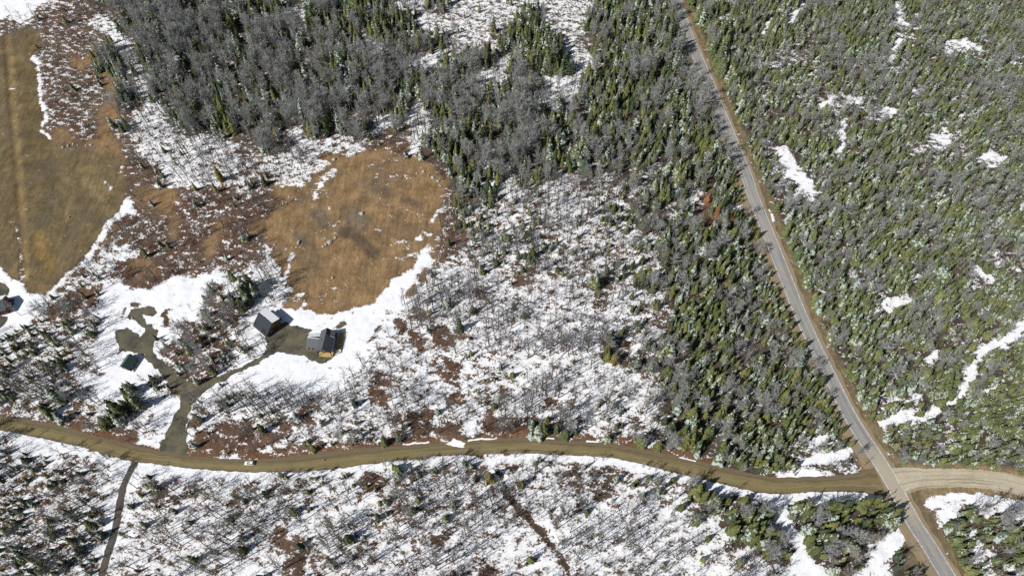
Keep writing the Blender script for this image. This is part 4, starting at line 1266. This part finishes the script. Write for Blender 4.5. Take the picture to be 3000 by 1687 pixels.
def stand_at(pts, h0, h1, sets, lab, group):
    for k, (bx, by) in enumerate(pts):
        p = P(bx, by)
        place('bare_tree', sets[k % len(sets)], p.x, p.y, ground_z(p.x, p.y), random.uniform(h0, h1), random.uniform(0, 6.28), lab, 'tree', group)

stand_at([(783, 1003), (779, 1014), (768, 1030), (757, 1042), (735, 1052), (700, 1066)], 12, 16, THIN, 'slender bare tree left of the house yard, its shadow across the gravel', 'leafless hardwoods')
stand_at([(60, 1276), (95, 1285), (150, 1300), (205, 1316), (235, 1322), (290, 1338), (330, 1350)], 7, 11, [HWD[2], THIN[0], THIN[4]], 'bare tree on the lower road bank, left of the dirt track mouth', 'leafless hardwoods')
stand_at([(880, 1392), (905, 1394), (925, 1392), (950, 1390), (1060, 1376), (1130, 1366), (1150, 1364), (1230, 1352), (1250, 1352), (1343, 1342), (1362, 1344)], 6, 9, [HWD[0], THIN[1], HWD[3]], 'bare tree on the lower road bank, right of the car', 'leafless hardwoods')
stand_at([(1448, 1340), (1510, 1340), (1582, 1340), (1600, 1340), (1622, 1342), (1740, 1350), (1765, 1350), (1882, 1370), (1900, 1375), (1918, 1380), (1995, 1400), (2020, 1405), (2045, 1410)], 6, 9, [HWD[0], HWD[3], THIN[1]], 'bare tree on the lower road bank, right of the ditch', 'leafless hardwoods')
openz = (zp[:, 0] > .48) | ((zp[:, 4] + zp[:, 5]) < .040)
sparse = (zp[:, 4] + zp[:, 5]) < .055
dist = np.sqrt(cx ** 2 + cy ** 2 + H * H)
def pick(mask, h, n, boost):
    sc = h / dist * (1 + boost * openz)
    sc = np.where(mask & inframe, sc, -1)
    o = np.argsort(-sc)[:n]
    return o[sc[o] > 0]
right_wood = (ppx > np.interp(ppy, PXV[1], PXV[0])) | (zp[:, 0] > .48) & (rng.random(cx.shape) < .4)
ind_c, ind_h, ind_s = pick(is_c, hc, 300 - len(SPECIAL), 1.0), np.concatenate([pick(is_h & openz, hh, 214, 0), pick(is_h & ~openz, hh, 46, 0)]), pick(is_s, hs_, 300, .5)
SPR_LOOK = ['', 'bushy ', 'slim ', 'broad ']
HWD_LOOK = ['', 'round topped ', 'narrow ', 'forked ', 'broad ']
def size_word(h, hs):
    q = (hs < h).mean()
    return 'tall ' if q > .66 else 'small ' if q < .33 else ''
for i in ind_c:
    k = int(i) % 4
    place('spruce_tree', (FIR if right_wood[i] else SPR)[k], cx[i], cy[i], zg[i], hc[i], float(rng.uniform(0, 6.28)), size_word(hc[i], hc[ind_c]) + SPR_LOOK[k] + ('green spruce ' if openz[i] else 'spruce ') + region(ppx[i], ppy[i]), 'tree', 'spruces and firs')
for i in ind_h:
    k = int(i) % 5
    place('bare_tree', (THIN if openz[i] else HWD)[k], cx[i], cy[i], zg[i], hh[i], float(rng.uniform(0, 6.28)), size_word(hh[i], hh[ind_h]) + HWD_LOOK[k] + ('leafless tree ' if openz[i] else 'thicket bare tree ') + region(ppx[i], ppy[i]), 'tree', 'leafless hardwoods')
for i in ind_s:
    o = bpy.data.objects.new('shrub', SHR[int(i) % 4])
    s = hs_[i]
    o.location = (cx[i], cy[i], zg[i])
    o.scale = (s * 1.15, s * 1.15, s)
    o.rotation_euler = (0, 0, float(rng.uniform(0, 6.28)))
    COL.objects.link(o)
    tag(o, size_word(hs_[i], hs_[ind_s]) + 'leafless brown shrub ' + region(ppx[i], ppy[i]), 'shrub', 'low shrubs')

# ------------------------------------------------------------------ the uncountable rest of the wood
def mass(name, sets, sel, h, unit, wide, label, var=None):
    n = len(sel)
    me = bpy.data.meshes.new(name)
    me.from_pydata(np.stack([cx[sel], cy[sel], zg[sel] - .05], 1).tolist(), [], [])
    rot = np.zeros((n, 3), np.float32)
    rot[:, 2] = rng.uniform(0, 6.28, n)
    rot[:, 0] = rng.normal(0, .035, n)
    rot[:, 1] = rng.normal(0, .035, n)
    s = (h[sel] / unit).astype(np.float32)
    w = s * rng.uniform(.85, 1.2, n).astype(np.float32) * wide
    a = me.attributes.new('rot', 'FLOAT_VECTOR', 'POINT')
    a.data.foreach_set('vector', rot.ravel())
    a = me.attributes.new('scl', 'FLOAT_VECTOR', 'POINT')
    a.data.foreach_set('vector', np.stack([w, w, s], 1).astype(np.float32).ravel())
    a = me.attributes.new('var', 'INT', 'POINT')
    a.data.foreach_set('value', (rng.integers(0, len(sets), n) if var is None else len(sets) - 1 - var).astype(np.int32))
    o = bpy.data.objects.new(name, me)
    COL.objects.link(o)
    tag(o, label, None, None, 'stuff')
    g = bpy.data.node_groups.new(name + '_scatter', 'GeometryNodeTree')
    g.interface.new_socket('Geometry', in_out='INPUT', socket_type='NodeSocketGeometry')
    g.interface.new_socket('Geometry', in_out='OUTPUT', socket_type='NodeSocketGeometry')
    gi, go = g.nodes.new('NodeGroupInput'), g.nodes.new('NodeGroupOutput')
    allj = g.nodes.new('GeometryNodeJoinGeometry')
    for st in sets:
        j = g.nodes.new('GeometryNodeJoinGeometry')
        for ob in st:
            oi = g.nodes.new('GeometryNodeObjectInfo')
            oi.transform_space = 'ORIGINAL'
            oi.inputs['Object'].default_value = ob
            g.links.new(oi.outputs['Geometry'], j.inputs[0])
        ti = g.nodes.new('GeometryNodeGeometryToInstance')
        g.links.new(j.outputs[0], ti.inputs[0])
        g.links.new(ti.outputs[0], allj.inputs[0])
    iop = g.nodes.new('GeometryNodeInstanceOnPoints')
    g.links.new(gi.outputs[0], iop.inputs['Points'])
    g.links.new(allj.outputs[0], iop.inputs['Instance'])
    iop.inputs['Pick Instance'].default_value = True
    for nm, ty, sk in (('var', 'INT', 'Instance Index'), ('rot', 'FLOAT_VECTOR', 'Rotation'), ('scl', 'FLOAT_VECTOR', 'Scale')):
        na = g.nodes.new('GeometryNodeInputNamedAttribute')
        na.data_type = ty
        na.inputs['Name'].default_value = nm
        g.links.new(na.outputs['Attribute'], iop.inputs[sk])
    g.links.new(iop.outputs[0], go.inputs[0])
    md = o.modifiers.new('scatter', 'NODES')
    md.node_group = g
    return o

def source(meshes):
    """the part objects of one standing tree that carries these meshes"""
    out = []
    for me in meshes:
        out.append(next(ob for ob in COL.objects if ob.data is me and not (ob.material_slots and ob.material_slots[0].link == 'OBJECT')))
    return out

def rest(mask, ind):
    m = mask.copy()
    m[ind] = False
    return np.flatnonzero(m)

bpy.context.view_layer.update()
r_c, r_h, r_s = rest(is_c, ind_c), rest(is_h, ind_h), rest(is_s, ind_s)
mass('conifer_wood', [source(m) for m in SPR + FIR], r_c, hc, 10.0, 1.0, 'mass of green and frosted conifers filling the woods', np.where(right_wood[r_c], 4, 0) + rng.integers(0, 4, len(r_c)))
mass('hardwood_wood', [source(m) for m in HWD + THIN], r_h, hh, 10.0, 1.0, 'mass of leafless grey hardwoods filling the woods', np.where(openz[r_h], 5, 0) + rng.integers(0, 5, len(r_h)))
mass('brush', [source((m,)) for m in SHR], r_s, hs_, 1.0, 1.15, 'low brown brush and saplings over snow and litter')
print('TREES', len(r_c), len(r_h), len(r_s), len(ind_c), len(ind_h), len(ind_s))
